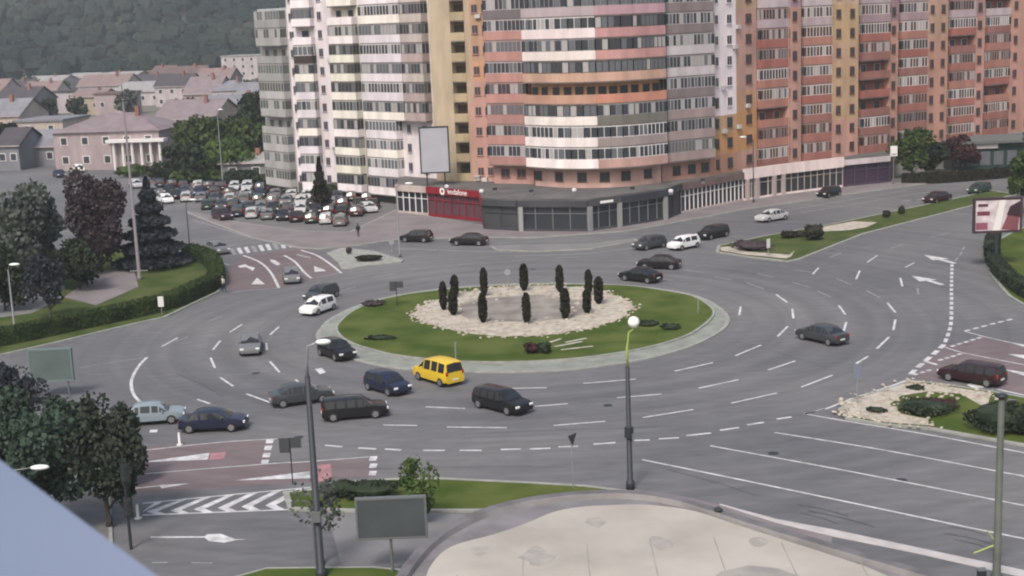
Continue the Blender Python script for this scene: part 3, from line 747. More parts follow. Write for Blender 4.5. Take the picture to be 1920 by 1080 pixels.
# --- white tower
T2 = thing('apartment_tower', 'white high rise with white glazed balconies behind the car park', 'building')
E2 = [(549.5, 221), (601, 219), (629, 217), (681, 212.5), (692, 211.5), (812, 201)]
P2 = [wp(*e) for e in E2]
Wp = plaster((224, 216, 222)); Cr = plaster((224, 218, 206)); Li = plaster(LIL)
base2 = [(0, plaster((92, 92, 90))), (Z0-1.2, None)]
def b2(m): return [(0, plaster((92, 92, 90))), (2.4, m)]
wall_bay(T2, P2[0], P2[1], 0, 35, b2(Wp)); wall_bay(T2, P2[1], P2[2], 0, 35, b2(Wp))
wall_bay(T2, P2[2], P2[3], 0, 35, b2(Cr)); wall_bay(T2, P2[3]-outward(P2[3], P2[4])*.8, P2[4]-outward(P2[3], P2[4])*.8, 0, 35, b2(Li)); wall_bay(T2, P2[4], P2[5], 0, 35, b2(Wp))
for k in range(-1, NF):
    wht = [(236, 228, 234), (226, 220, 226), (236, 230, 224), (218, 212, 222)]
    dark = k in (6,)
    balcony(T2, [P2[0].lerp(P2[1], .30), P2[0].lerp(P2[1], .97)], zf(k), plaster((70, 60, 62)) if k == 6 else pick(*wht), FR_G if k % 3 else WHITEF, GLASS if k % 2 else GLASSL, 1.2, k != 7)
    small_window(T2, P2[0], P2[1], .14, zf(k)+1.5, .8, 1.2, Li)
    small_window(T2, P2[1], P2[2], .3, zf(k)+1.5, .9, 1.3, Li)
    balcony(T2, [P2[2].lerp(P2[3], .12), P2[2].lerp(P2[3], .98)], zf(k), pick((234, 230, 222), (226, 224, 212), (236, 228, 232)), pick((200, 198, 190), (120, 118, 110)), GLASS, 1.2, k not in (8,), step=.8)
    if k in (0, 1, 2):
        balcony(T2, [P2[4].lerp(P2[5], .04), P2[4].lerp(P2[5], .52)], zf(k), pick(*wht), WHITEF, GLASSL, 1.3)
        small_window(T2, P2[4], P2[5], .62, zf(k)+1.5, .9, 1.3, Li); small_window(T2, P2[4], P2[5], .86, zf(k)+1.4, 1.0, 1.4, Li)
    else:
        sp_ = .66 if k != 9 else .9
        balcony(T2, [P2[4].lerp(P2[5], .02), P2[4].lerp(P2[5], .66)], zf(k), pick(*wht), WHITEF if k in (4, 6, 8) else FR_G, GLASSL if k in (5, 7) else GLASS, 1.3, k != 10, step=.7)
        balcony(T2, [P2[4].lerp(P2[5], .67), P2[4].lerp(P2[5], .985)], zf(k), pick((190, 172, 170), (200, 190, 185), (182, 165, 165)), pick((150, 140, 140), (120, 112, 112)), GLASS, 1.3, k not in (9, 10), step=.7)
# --- peach block with the bowed front
T3 = thing('apartment_tower', 'orange and pink high rise with bowed balcony front above the shops', 'building')
tan = plaster((194, 178, 156)); org = plaster((190, 156, 132)); pk = plaster((196, 154, 146)); pk2 = plaster((186, 146, 140)); wh3 = plaster((205, 188, 194))
orr = plaster((202, 154, 108)); bei = plaster((190, 160, 132))
A = [wp(812, 198.6), wp(851, 197), wp(877, 196.6), wp(888, 195.4), wp(920, 194.6)]
wall_bay(T3, A[0], A[1], 0, 35, [(0, CONC), (Z0, tan)])
wall_bay(T3, A[1]-outward(A[1], A[2])*1.2, A[2]-outward(A[1], A[2])*1.2, 0, 35, [(0, CONC), (Z0, plaster((164, 148, 124)))])
wall_bay(T3, A[2], A[3], 0, 35, [(0, CONC), (Z0, plaster((204, 166, 150))), (zf(4), plaster((196, 174, 152)))])
wall_bay(T3, A[3], A[4], 0, 35, [(0, CONC), (Z0, pk), (zf(5), plaster((204, 158, 130))), (zf(6), org)])
for k in range(NF):
    balcony(T3, [A[1]-outward(A[1], A[2])*1.2, A[2]-outward(A[1], A[2])*1.2], zf(k), pick((188, 172, 142), (182, 166, 138), (194, 178, 152)), FR_D, plaster((86, 76, 62)), 1.25, False)
    small_window(T3, A[3], A[4], .28, zf(k)+1.5, .9, 1.2, pk2, GLASS); small_window(T3, A[3], A[4], .84, zf(k)+1.5, .8, 1.2, pk2, GLASS)
Bq = [wp(920.5, 192.5), wp(996, 189.5)]
wall_bay(T3, Bq[0], Bq[1], 0, 35, [(0, CONC), (Z0, pk2)])
bow = curve([wp(998, 188), wp(1055, 184.2), wp(1120, 182.6), wp(1180, 183.2), wp(1237, 185.6), ], 3)
for i in range(len(bow)-1):
    wall_bay(T3, bow[i], bow[i+1], 0, 35, [(0, CONC), (Z0, plaster((212, 176, 168))), (zf(4), plaster((232, 182, 142))), (zf(6), plaster((196, 156, 156)))], 11)
Cq = [wp(1239, 186.2), wp(1329, 190.5)]; wall_bay(T3, Cq[0], Cq[1], 0, 35, [(0, CONC), (Z0, plaster((190, 150, 140))), (zf(1), plaster((160, 145, 145)))])
Dq = [wp(1330, 190.5), wp(1381, 195.2)]; wall_bay(T3, Dq[0], Dq[1], 0, 35, [(0, CONC), (Z0, plaster((188, 142, 122))), (zf(1), orr), (zf(2), plaster((200, 164, 134))), (zf(3)-.3, plaster((240, 228, 234)))])
Eq = [wp(1381.2, 195.2), wp(1419, 199)]; wall_bay(T3, Eq[0], Eq[1], 0, 35, [(0, CONC), (Z0, plaster((202, 160, 146))), (zf(1), orr), (zf(3), plaster((204, 160, 132))), (zf(4), plaster((202, 162, 152))), (zf(8), plaster((204, 172, 146)))])
for k in range(NF):
    small_window(T3, Dq[0], Dq[1], .28, zf(k)+1.5, .75, 1.3, WHITEF if k > 3 else FR_D); small_window(T3, Dq[0], Dq[1], .74, zf(k)+1.5, 1.2, 1.3, Wp if k > 2 else FR_D)
    small_window(T3, Eq[0], Eq[1], .6, zf(k)+1.5, 1.5, 1.25, plaster((130, 84, 76)))
    pb = pick((190, 144, 138), (198, 152, 144), (178, 136, 132)) if k < 8 else plaster((120, 112, 118))
    if k == 0:
        for t in (.3, .7): small_window(T3, Bq[0], Bq[1], t, zf(0)+1.5, 1.4, 1.2, plaster((150, 105, 100)))
    else: balcony(T3, Bq, zf(k), pb, pick((205, 180, 180), (176, 128, 122)) if k in (3, 4) else pick((200, 190, 196), (190, 160, 160)), GLASS if k % 3 else GLASSL, 1.2, True, step=.62)
n2 = len(bow)//2
left, right = bow[:n2+1], bow[n2:]
jn = (outward(left[-2], left[-1])+outward(right[0], right[1])).normalized()
spec = {1: ((240, 230, 232), WHITEF, (196, 160, 154), WHITEF), 2: ((232, 222, 224), WHITEF, (164, 152, 152), WHITEF), 3: ((226, 218, 216), FR_D, (120, 118, 112), FR_G),
        4: ((192, 152, 134), None, (200, 142, 124), None), 5: ((200, 166, 148), FR_D, (202, 166, 150), FR_D), 6: ((224, 214, 212), FR_G, (198, 152, 150), FR_D),
        7: ((226, 212, 216), WHITEF, (196, 150, 152), FR_D), 8: ((186, 172, 178), FR_G, (196, 160, 172), FR_G), 9: ((150, 142, 150), FR_G, (150, 140, 148), FR_G), 10: ((180, 170, 176), WHITEF, (160, 150, 156), FR_G)}
for k in range(1, NF):
    c1, f1, c2, f2 = spec[k]
    balcony(T3, left, zf(k), plaster(c1), f1 or plaster((212, 168, 138)), GLASS, 1.5, f1 is not None, step=.8, join=(-1, jn))
    balcony(T3, right, zf(k), plaster(c2), f2 or plaster((222, 168, 134)), GLASSL if k in (8, 5) else GLASS, 1.5, f2 is not None, step=.7, join=(0, jn))
    balcony(T3, Cq, zf(k), pick((150, 140, 142), (168, 150, 150), (140, 128, 130)) if k not in (5, 6) else plaster((206, 198, 204)), FR_G if k in (1,) else pick((188, 184, 190), (160, 158, 160)), plaster((110, 112, 108)) if k == 1 else GLASS, 1.3, True, step=.6)
for i in range(0, len(bow)-1, 2):
    small_window(T3, bow[i], bow[i+1], .5, zf(0)+1.5, 1.3, 1.2, FR_D)
for t in (.3, .62, .9): small_window(T3, Cq[0], Cq[1], t, zf(0)+1.4, 1.3, 1.2, FR_D)
# --- right hand blocks
def strip_block(T, spans, wcol, seedk):
    """spans: (px0, D0, px1, D1, kind, wall bands, parapet palette, frames)"""
    for (x0, D0, x1, D1, kind, bands, pal, frs) in spans:
        a, c = wp(x0, D0), wp(x1, D1)
        rec = .9 if kind == 'b' else 0
        o = outward(a, c)*-rec; a, c = a+o, c+o
        wall_bay(T, a, c, 0, 35, [(0, CONC)]+[(zf(k) if k else Z0, plaster(cc)) for k, cc in bands])
        for k in range(NF):
            if kind == 'b':
                balcony(T, [a, c], zf(k), pick(*(pal if k < 7 else wcol)), pick(*frs), BRG if rg.random() < .6 else GLASS, 1.2, rg.random() > .14, step=.62)
            else:
                ts = (.5,) if kind == 'w1' else (.25, .76)
                for t in ts: small_window(T, a, c, t, zf(k)+1.5, 1.0, 1.25, plaster((120, 78, 68)))
BR = [(0, (158, 108, 100))]
redp = [(164, 112, 104), (178, 128, 116), (156, 110, 104), (168, 108, 100)]; lilp = [(190, 172, 180), (172, 148, 156), (202, 188, 194)]
fr_ = [(216, 198, 194), (184, 146, 138), (222, 208, 206), (170, 132, 124)]
T4 = thing('apartment_tower', 'brick pink high rise with orange window strip right of the bowed block', 'building')
strip_block(T4, [(1423, 199, 1478, 202.5, 'b', BR, redp, fr_), (1478.3, 202, 1502, 204, 'w1', [(0, (202, 158, 146)), (8, (180, 150, 160))], None, None),
    (1504, 204.6, 1557, 207.2, 'b', BR, redp, fr_), (1559, 207, 1609, 210.4, 'w2', [(0, (204, 158, 146)), (2, (200, 168, 138)), (5, (200, 166, 142)), (6, (200, 170, 136)), (8, (206, 178, 154))], None, None),
    (1613, 211.4, 1665, 215, 'b', BR, redp, fr_), (1665.3, 215, 1682.5, 216.6, 'w1', [(0, (200, 154, 138)), (7, (176, 144, 150))], None, None)], lilp, 1)
T5 = thing('apartment_tower', 'brick pink high rise with peach window strips at the right frame edge', 'building')
strip_block(T5, [(1685, 217.6, 1735, 220.5, 'b', BR, redp, fr_), (1735.3, 220.4, 1775, 224, 'w2', [(0, (202, 156, 140)), (6, (200, 164, 144))], None, None),
    (1779, 225.2, 1824, 228, 'b', BR, redp, fr_), (1824.3, 228, 1843, 229.5, 'w1', [(0, (200, 154, 144)), (7, (180, 146, 140))], None, None),
    (1846, 230.4, 1888, 234, 'b', BR, redp, fr_), (1888.4, 234, 1935, 238, 'w2', [(0, (202, 154, 142)), (6, (204, 158, 142))], None, None),
    (1938, 239.4, 1985, 243.5, 'b', BR, redp, fr_), (1985.4, 243.5, 2040, 248, 'w2', [(0, (202, 154, 142))], None, None)], lilp, 2)

ACm = mat('air conditioner casing', (.5, .5, .5), .5)
for T_, edges, cnt in ((T2, [(P2[1], P2[2]), (P2[4], P2[5])], 7), (T3, [(A[3], A[4]), (Dq[0], Dq[1]), (Eq[0], Eq[1])], 12)):
    for k in range(cnt):
        a, c = edges[k % len(edges)]; o = outward(a, c); p = a.lerp(c, rg.choice((.06, .5, .93)) if T_ is T3 else .85)+o*.22; d = (c-a).normalized()
        b = MB(); b.box((p.x, p.y, zf(rg.randrange(0, 10))+rg.uniform(.3, .8)), (.8, .35, .55), ACm, math.atan2(d.y, d.x)); b.build('air_conditioner', T_)
# ------------------------------------------------------------------ arcade of shops
SH = thing('shopping_arcade', 'single storey curved row of shops below the towers', 'building')
fr = [(745, 400), (803, 405), (903, 416), (906, 431), (972, 435), (1103, 436), (1165, 427), (1250, 413), (1278, 402), (1394, 378), (1472, 366), (1581, 352), (1668, 343)]
G0 = [at(*p) for p in fr]; HP = 4.2
backp = [wp(1690, 226), wp(1420, 206), wp(1240, 195), wp(1100, 192), wp(920, 200), wp(745, 209)]
rf = MB(); rf.prism(list(reversed(G0+backp)), HP-.35, HP, mat('roofing felt', (.105, .102, .104), .9, var=.2, scale=.4), bottom=True); rf.build('roof', SH)
wl = MB()
for i in range(len(G0)-1):
    a, c = G0[i], G0[i+1]; o = outward(a, c)*-.6; wl.add([(a.x+o.x, a.y+o.y, 0), (c.x+o.x, c.y+o.y, 0), (c.x+o.x, c.y+o.y, HP-.36), (a.x+o.x, a.y+o.y, HP-.36)], [(0, 1, 2, 3)], plaster((70, 66, 66)))
for a, c in ((G0[0], backp[-1]), (backp[0], G0[-1])): wl.add([(a.x, a.y, 0), (c.x, c.y, 0), (c.x, c.y, HP-.36), (a.x, a.y, HP-.36)], [(0, 1, 2, 3)], plaster((120, 110, 108)))
wl.build('wall', SH)
redS = mat('red shop panel', tuple(v*.7 for v in lin((150, 38, 54))), .5, var=.08, scale=1); dkS = mat('dark shop panel', (.05, .052, .06), .6, var=.15, scale=.5); crS = plaster((190, 176, 174)); grP = plaster((150, 152, 154))
GLS = mat('shop glass', (.03, .035, .045), .12, spec=.6)
def shop(i, fas, frame, glass, step, fh=.9, fz=3.25, base=None, pillars=None):
    a, c = G0[i], G0[i+1]; o = outward(a, c); d = (c-a).normalized(); L = (c-a).length; b = MB()
    a1, c1 = a+d*.03, c-d*.03
    f_ = o*.05; b.bar((a1.x+f_.x, a1.y+f_.y, fz+fh/2-.0), (c1.x+f_.x, c1.y+f_.y, fz+fh/2), .35, fh, fas)
    q = -o*.12
    b.bar((a1.x+q.x, a1.y+q.y, .2), (c1.x+q.x, c1.y+q.y, .2), .16, .4, base or fas)
    n = max(1, round(L/step))
    for j in range(n+1):
        p = a1.lerp(c1, j/n)+q; b.bar((p.x, p.y, .4), (p.x, p.y, fz), .14, .14, frame)
    b.bar((a1.x+q.x, a1.y+q.y, 2.35), (c1.x+q.x, c1.y+q.y, 2.35), .11, .09, frame)
    if pillars:
        for t in pillars:
            p = a1.lerp(c1, t)+o*.1; b.box((p.x, p.y, 0), (.55, .4, fz), crS if i > 8 else grP, math.atan2(d.y, d.x), base=True)
    s_ = b.build('shopfront', SH); g_ = MB(); q2 = -o*.2
    g_.bar((a1.x+q2.x, a1.y+q2.y, 1.8), (c1.x+q2.x, c1.y+q2.y, 1.8), .02, 2.9, glass); g_.build('window', s_)
    return s_
shop(0, crS, WHITEF, GLS, 1.2); s_red = shop(1, redS, redS, mat('pinkish glass', (.10, .05, .065), .2), 1.5); shop(2, redS, dkS, GLS, 3)
shop(3, dkS, dkS, dkS, 2.4, .8, 3.2); shop(4, dkS, GREYM, GLS, 2.4, .8, 3.2, pillars=(.05,)); shop(5, mat('grey shop panel', (.07, .073, .08), .6), GREYM, GLS, 2.0, pillars=(.05, .95))
shop(6, plaster((64, 67, 76)), GREYM, GLS, 1.6, .9, 3.1, pillars=(.97,)); shop(7, dkS, dkS, dkS, 3); shop(8, plaster((120, 100, 100)), WHITEF, GLS, .95, .9, 3.2, base=crS)
FW = plaster((232, 214, 214)); shop(9, FW, crS, GLS, 1.6, 1.45, 3.1, pillars=(.08, .3, .72, .95)); shop(10, FW, plaster((170, 160, 152)), GLS, 1.3, 1.45, 3.1); shop(11, plaster((206, 196, 200)), plaster((80, 66, 84)), mat('purple glass', (.05, .035, .06), .2), 2.2, .8, 3.3, base=plaster((80, 66, 84)))
# red shop sign: ring emblem and white lettering
def text(parent, s, size, p, rz, m, tilt=R(90), ext=.02):
    cu = bpy.data.curves.new('lettering', 'FONT'); cu.body = s; cu.size = size; cu.extrude = ext; cu.align_x = 'LEFT'; cu.align_y = 'CENTER'
    to = bpy.data.objects.new('tmp_text', cu); col.objects.link(to); dg = bpy.context.evaluated_depsgraph_get()
    me = bpy.data.meshes.new_from_object(to.evaluated_get(dg)); bpy.data.objects.remove(to)
    me.materials.clear(); me.materials.append(m); o = bpy.data.objects.new('lettering', me); col.objects.link(o)
    o.parent = parent; o.location = p; o.rotation_euler = (tilt, 0, rz); return o
a, c = G0[1], G0[2]; d = (c-a).normalized(); o = outward(a, c); rz = math.atan2(d.y, d.x); L = (c-a).length
WL = mat('white sign letters', (.85, .82, .83), .5)
pe = a+d*L*.32+o*.27
em = MB(); ring = []
for k in range(20):
    t = 2*math.pi*k/20
    ring.append((math.cos(t), math.sin(t)))
for k in range(20):
    (x0, z0), (x1, z1) = ring[k], ring[(k+1) % 20]
    em.face([(pe.x+d.x*x0*.5, pe.y+d.y*x0*.5, 3.7+z0*.5), (pe.x+d.x*x1*.5, pe.y+d.y*x1*.5, 3.7+z1*.5), (pe.x+d.x*x1*.24, pe.y+d.y*x1*.24, 3.7+z1*.24), (pe.x+d.x*x0*.24, pe.y+d.y*x0*.24, 3.7+z0*.24)], WL)
em.build('emblem', s_red)
pt_ = a+d*L*.42+o*.25; text(s_red, 'vodafone', 1.05, (pt_.x, pt_.y, 3.72), rz, WL)
pp = G0[5].lerp(G0[6], .35)+outward(G0[5], G0[6])*.25; d2 = G0[6]-G0[5]
sgn = MB(); sgn.box((pp.x+.8, pp.y, 3.7), (2.0, .06, .3), WL, math.atan2(d2.y, d2.x)); sgn.build('sign', SH)
# roof lamps and vents on the arcade
for i, (x, y, m, lab) in enumerate([(838, 352, WHITEF, 'small white fitting above the red shop'), (928, 357, DARKM, 'left dark roof fan on the arcade'), (996, 361, DARKM, 'middle dark roof fan on the arcade'), (1077, 359, WHITEF, 'pale roof fan left of the grey shop'), (1186, 356, DARKM, 'dark roof fan above the blue grey shop'), (1258, 361, WHITEF, 'white fitting at the dark shop pillar'), (1318, 340, DARKM, 'dark vent box on the right part of the arcade'), (903, 361, WHITEF, 'tiny pale lamp near the end of the red shop')]):
    p = at(x, y+4, HP); b = MB(); b.box((0, 0, 0), (.5, .5, .35), GREYM, base=True); b.tube([(0, 0, .35), (0, 0, .62), (0, 0, .7)], [.3, .3, .12], m, 10); 
    o_ = b.build('roof_vent'); o_.location = p; tag(o_, lab, 'vent')
# billboard with blank grey face above the arcade
def panel_sign(name, label, corners, D, face, frame, posts_to, post_px=None, thick=.35, cat='billboard', fw=.25, back=None):
    """corners px (x0,y0,x1,y1) at distance D facing the camera"""
    x0, y0, x1, y1 = corners; a, c = atd(x0, y1, D), atd(x1, y1, D); tp = atd(x0, y0, D); h = tp.z-a.z
    w_ = (Vector((c.x-a.x, c.y-a.y, 0))).length; mid = (a+c)/2; zb = a.z
    t = thing(name, label, cat, (mid.x, mid.y, posts_to))
    z = zb-posts_to; b = MB()
    b.box((0, 0, z+h/2), (w_-fw*1.2, thick-.06, h-fw*1.2), face if back is None else back); b.build('panel', t)
    f = MB()
    for s_ in (-1, 1):
        f.box((s_*(w_/2-fw/2), 0, z+h/2), (fw, thick, h), frame); f.box((0, 0, z+(h-fw/2 if s_ > 0 else fw/2)), (w_-2*fw-.004, thick, fw), frame)
    f.build('frame', t)
    return t, w_, h, z
t, w_, h, z = panel_sign('billboard', 'blank grey billboard on the arcade roof before the tan wall', (789, 238, 845, 326), 192.5, mat('grey poster', (.36, .37, .42), .6, var=.05, scale=.5), DARKM, HP, fw=.2)
b = MB()
for s_ in (-1, 1): b.tube([(s_*w_*.3, .25, 0), (s_*w_*.3, .25, z+h*.8)], .1, DARKM, 8)
b.build('post', t)
# ------------------------------------------------------------------ right billboard
t, w_, h, z = panel_sign('billboard', 'framed advertising billboard with pink and white poster on the right corner', (1824, 372, 1914, 438), at(1872, 503).y, mat('poster base', (.42, .36, .40), .5, c2=(.62, .55, .6), scale=1.2), mat('dark billboard frame', (.05, .03, .04), .5), 0)
t.rotation_euler = (0, 0, R(-4))
b = MB(); yy = -.165
for (x0, z0, x1, z1, x2, z2, x3, z3, m) in ((-.1, .05, .05, .05, .16, .95, .04, .95, WHITEF), (.08, .1, .42, .05, .44, .5, .2, .5, plaster((130, 80, 90))), (.18, .5, .46, .42, .46, .9, .25, .75, plaster((60, 40, 52))), (-.44, .1, -.2, .1, -.2, .3, -.44, .3, plaster((150, 90, 110))), (-.42, .5, -.16, .5, -.16, .62, -.42, .62, plaster((120, 60, 80))), (-.4, .75, -.2, .75, -.2, .83, -.4, .83, plaster((90, 50, 70)))):
    b.face([(x0*w_, yy, z+z0*h), (x1*w_, yy, z+z1*h), (x2*w_, yy, z+z2*h), (x3*w_, yy, z+z3*h)], m)
b.build('poster', t); b = MB(); b.tube([(0, 0, 0), (0, 0, z+.1)], [.22, .18], DARKM, 10); b.build('post', t)
# grey back of an advertising panel, lower left
Dp = at(697, 1078).y
t, w_, h, z = panel_sign('advertising_panel', 'large blank grey back of an advertising panel on a thin post near the lamp post', (670, 934, 803, 1012), Dp, mat('panel back', (.06, .07, .08), .6, var=.1, scale=.8), GREYM, 0, thick=.3, fw=.1)
b = MB(); b.tube([(-.1, 0, 0), (-.1, 0, z+.1)], .07, GREYM, 8); b.build('post', t)
# pale teal panel behind the left trees
Dp = at(100, 745).y
t, w_, h, z = panel_sign('advertising_panel', 'grey teal advertising panel beside the left road', (58, 655, 140, 716), Dp, mat('teal poster', (.09, .12, .12), .6, var=.12, scale=.6), mat('teal frame', (.13, .18, .18), .6), 0, fw=.12)
b = MB()
for s_ in (-1, 1): b.tube([(s_*w_*.35, 0, 0), (s_*w_*.35, 0, z+.1)], .07, GREYM, 8)
b.build('post', t)

# ------------------------------------------------------------------ cars
CARS = {}
def car_proto(kind):
    L, W, H = {'hatch': (4.0, 1.74, 1.48), 'sedan': (4.55, 1.78, 1.44), 'estate': (4.6, 1.78, 1.5), 'mpv': (4.25, 1.78, 1.82), 'suv': (4.6, 1.86, 1.68)}[kind]
    h = H
    ST_ = {
     'hatch': [(-.5, .50, .52, ''), (-.492, .86, .90, 'r'), (-.43, .90, h-.08, ''), (-.37, .90, h-.03, 's'), (-.11, .90, h, ''), (-.08, .89, h, 's'), (.12, .88, h-.05, 'fs'), (.27, .90, .93, ''), (.40, .84, .87, ''), (.475, .74, .77, ''), (.5, .48, .5, '')],
     'sedan': [(-.5, .50, .52, ''), (-.492, .88, .91, ''), (-.45, .93, .96, ''), (-.36, .94, .97, 'rs'), (-.24, .92, h-.06, 's'), (-.18, .92, h-.02, ''), (-.16, .92, h-.01, 's'), (-.01, .90, h, ''), (.01, .90, h, 's'), (.11, .88, h-.05, 'fs'), (.26, .90, .92, ''), (.40, .84, .87, ''), (.478, .73, .76, ''), (.5, .48, .5, '')],
     'estate': [(-.5, .50, .52, ''), (-.492, .88, .92, 'r'), (-.455, .91, h-.07, ''), (-.44, .91, h-.05, 's'), (-.30, .91, h-.01, ''), (-.28, .91, h, 's'), (-.14, .90, h, ''), (-.12, .90, h, 's'), (.01, .89, h, ''), (.03, .89, h, 's'), (.12, .88, h-.05, 'fs'), (.26, .90, .93, ''), (.40, .85, .88, ''), (.478, .74, .77, ''), (.5, .48, .5, '')],
     'mpv': [(-.5, .55, .57, ''), (-.495, 1.02, 1.06, 'r'), (-.468, 1.04, h-.08, ''), (-.45, 1.04, h-.05, 's'), (-.28, 1.03, h, ''), (-.255, 1.03, h, 's'), (-.08, 1.02, h, ''), (-.05, 1.02, h-.01, 's'), (.13, 1.0, h-.09, 'fs'), (.30, 1.02, 1.06, ''), (.40, .96, 1.0, ''), (.475, .82, .86, ''), (.5, .5, .52, '')],
     'suv': [(-.5, .58, .6, ''), (-.492, .98, 1.02, 'r'), (-.45, 1.02, h-.08, ''), (-.43, 1.02, h-.05, 's'), (-.28, 1.02, h, ''), (-.26, 1.02, h, 's'), (-.08, 1.0, h, ''), (-.055, 1.0, h, 's'), (.10, .99, h-.06, 'fs'), (.25, 1.02, 1.05, ''), (.40, .96, 1.0, ''), (.478, .86, .9, ''), (.5, .55, .57, '')]}[kind]
    rings = []
    for (xf, zb, zt, k) in ST_:
        x = xf*L; e = max(0, (abs(xf)-.40)/.10); w_ = W/2*(1-.12*min(1, e)**2)
        roof = zt-zb > .2; wt = w_*(.80 if roof else .93)
        z0 = .22+(.08*min(1, e)); zm = (z0+zb)/2
        rings.append([Vector((x, 0, z0)), Vector((x, w_*.88, z0)), Vector((x, w_*.985, z0+.10 if z0+.1 < zb else z0)), Vector((x, w_, min(zm+.05, zb-.02))), Vector((x, w_*.97, zb)), Vector((x, wt, zt-(.05 if roof else .01))), Vector((x, wt*.80, zt)), Vector((x, 0, zt+.025))])
    body, fw, rw, sl_, sr_ = MB(), MB(), MB(), MB(), MB()
    paint = mat('car paint black', (.012, .012, .014), .25, coat=.5)
    def q(a, b_, i, sgn):
        P = [rings[a][i], rings[b_][i], rings[b_][i+1], rings[a][i+1]]
        P = [Vector((p.x, p.y*sgn, p.z)) for p in P]
        return P if sgn > 0 else P[::-1]
    def shrink(P, s_=.9, lift=.006):
        c = sum(P, Vector())/len(P); n = (P[1]-P[0]).cross(P[2]-P[0]); n = n.normalized() if n.length > 1e-9 else Vector((0, 0, 1))
        if n.dot(c-Vector((0, 0, .7))) < 0: n = -n
        return [c+(p-c)*s_+n*lift for p in P]
    for a in range(len(rings)-1):
        k = ST_[a][3]
        for sgn in (1, -1):
            for i in range(7):
                P = q(a, a+1, i, sgn)
                body.face(P, BLACKP if i <= 1 else paint)
                if i == 4 and 's' in k:
                    (sl_ if sgn > 0 else sr_).face(shrink(P, .93 if k == 's' else .8), CARGLASS)
    # glass of screens across the whole width
    for a in range(len(rings)-1):
        k = ST_[a][3]
        for ch, mb in (('f', fw), ('r', rw)):
            if ch in k:
                A_, B_ = rings[a], rings[a+1]
                for i in (6,):
                    Pp = [Vector((A_[5].x, -A_[5].y*.93, A_[5].z)), Vector((B_[5].x, -B_[5].y*.93, B_[5].z)), Vector((B_[7].x, 0, B_[7].z)), Vector((A_[7].x, 0, A_[7].z))]
                    Pq = [Vector((p.x, -p.y, p.z)) for p in Pp][::-1]
                    for P in (Pp, Pq):
                        n = Vector((1 if ch == 'f' else -1, 0, .8)).normalized()*.02
                        lo = min(p.z for p in P); hi = max(p.z for p in P)
                        mb.face([p+n+Vector((0, 0, .02 if p.z < (lo+hi)/2 else -.03)) for p in P], CARGLASS)
    for ri, rev in ((rings[0], 1), (rings[-1], 0)):
        P = [Vector(p) for p in ri]+[Vector((p.x, -p.y, p.z)) for p in ri[-2:0:-1]]
        body.face(P[::-1] if rev else P, paint)
    t = thing('car', 'x', 'car')
    bo = body.build('body', t, smooth=True, weld=True, sharp=R(38))
    fw.build('windshield', t); rw.build('rear_window', t); sl_.build('side_window', t); sr_.build('side_window', t)
    wr = .33 if kind != 'suv' else .37; x0 = .315*L
    tb = MB(); tb.tube([(0, -.11, 0), (0, -.09, 0), (0, .09, 0), (0, .11, 0)], [wr-.04, wr, wr, wr-.04], TYRE, 18)
    tm = tb.mesh('wheel'); rb = MB()
    rb.tube([(0, -.116, 0), (0, .116, 0)], wr*.62, RIM, 12)
    for j in range(5):
        a = j*1.2566
        for s_ in (-1, 1): rb.bar((math.cos(a)*.05, s_*.118, math.sin(a)*.05), (math.cos(a)*wr*.58, s_*.118, math.sin(a)*wr*.58), .012, .03, BLACKP)
    rm = rb.mesh('rim')
    for sx in (-1, 1):
        for sy in (-1, 1):
            wo = bpy.data.objects.new('wheel', tm); col.objects.link(wo); wo.parent = t; wo.location = (sx*x0-.02*L, sy*(W/2-.09), wr)
            ro = bpy.data.objects.new('rim', rm); col.objects.link(ro); ro.parent = wo
    def lamp(nm, x, y, z, m, sz):
        b = MB(); b.box((0, 0, 0), sz, m); o = b.build(nm, t); o.location = (x, y, z)
        bv = o.modifiers.new('bevel', 'BEVEL'); bv.width = .03; bv.segments = 2
    zf_, zr = {'hatch': (.66, .80), 'sedan': (.66, .80), 'estate': (.67, .84), 'mpv': (.74, 1.0), 'suv': (.8, .95)}[kind]
    for s_ in (-1, 1):
        lamp('headlight', L*.482, s_*W*.36, zf_, LAMPW, (.14, .34, .15)); lamp('tail_light', -L*.488, s_*W*.385, zr, LAMPR, (.1, .2, .3 if kind != 'sedan' else .18))
        b = MB(); b.ball((0, 0, 0), (.07, .11, .075), paint, 8, 6); mo = b.build('mirror', t, smooth=True); mo.location = (L*.17, s_*(W/2+.03), .98 if kind not in ('mpv', 'suv') else 1.1)
    b = MB(); b.box((0, 0, 0), (.03, .5, .11), PLATE); po = b.build('number_plate', t); po.location = (-L*.503, 0, .55)
    b = MB(); b.box((0, 0, 0), (.05, W*.5, .14), BLACKP); po = b.build('grille', t); po.location = (L*.492, 0, .47)
    return t
PAINTS = {'black': (.012, .012, .015), 'dark blue': (.014, .018, .042), 'dark grey': (.045, .048, .055), 'grey': (.14, .145, .155), 'silver': (.42, .43, .45), 'white': (.70, .71, .73),
          'dark red': (.028, .010, .014), 'red': (.3, .03, .03), 'yellow': (.62, .43, .03), 'beige': (.40, .36, .30), 'green': (.022, .042, .032), 'blue': (.05, .09, .2), 'light blue': (.22, .27, .31)}
used = set()
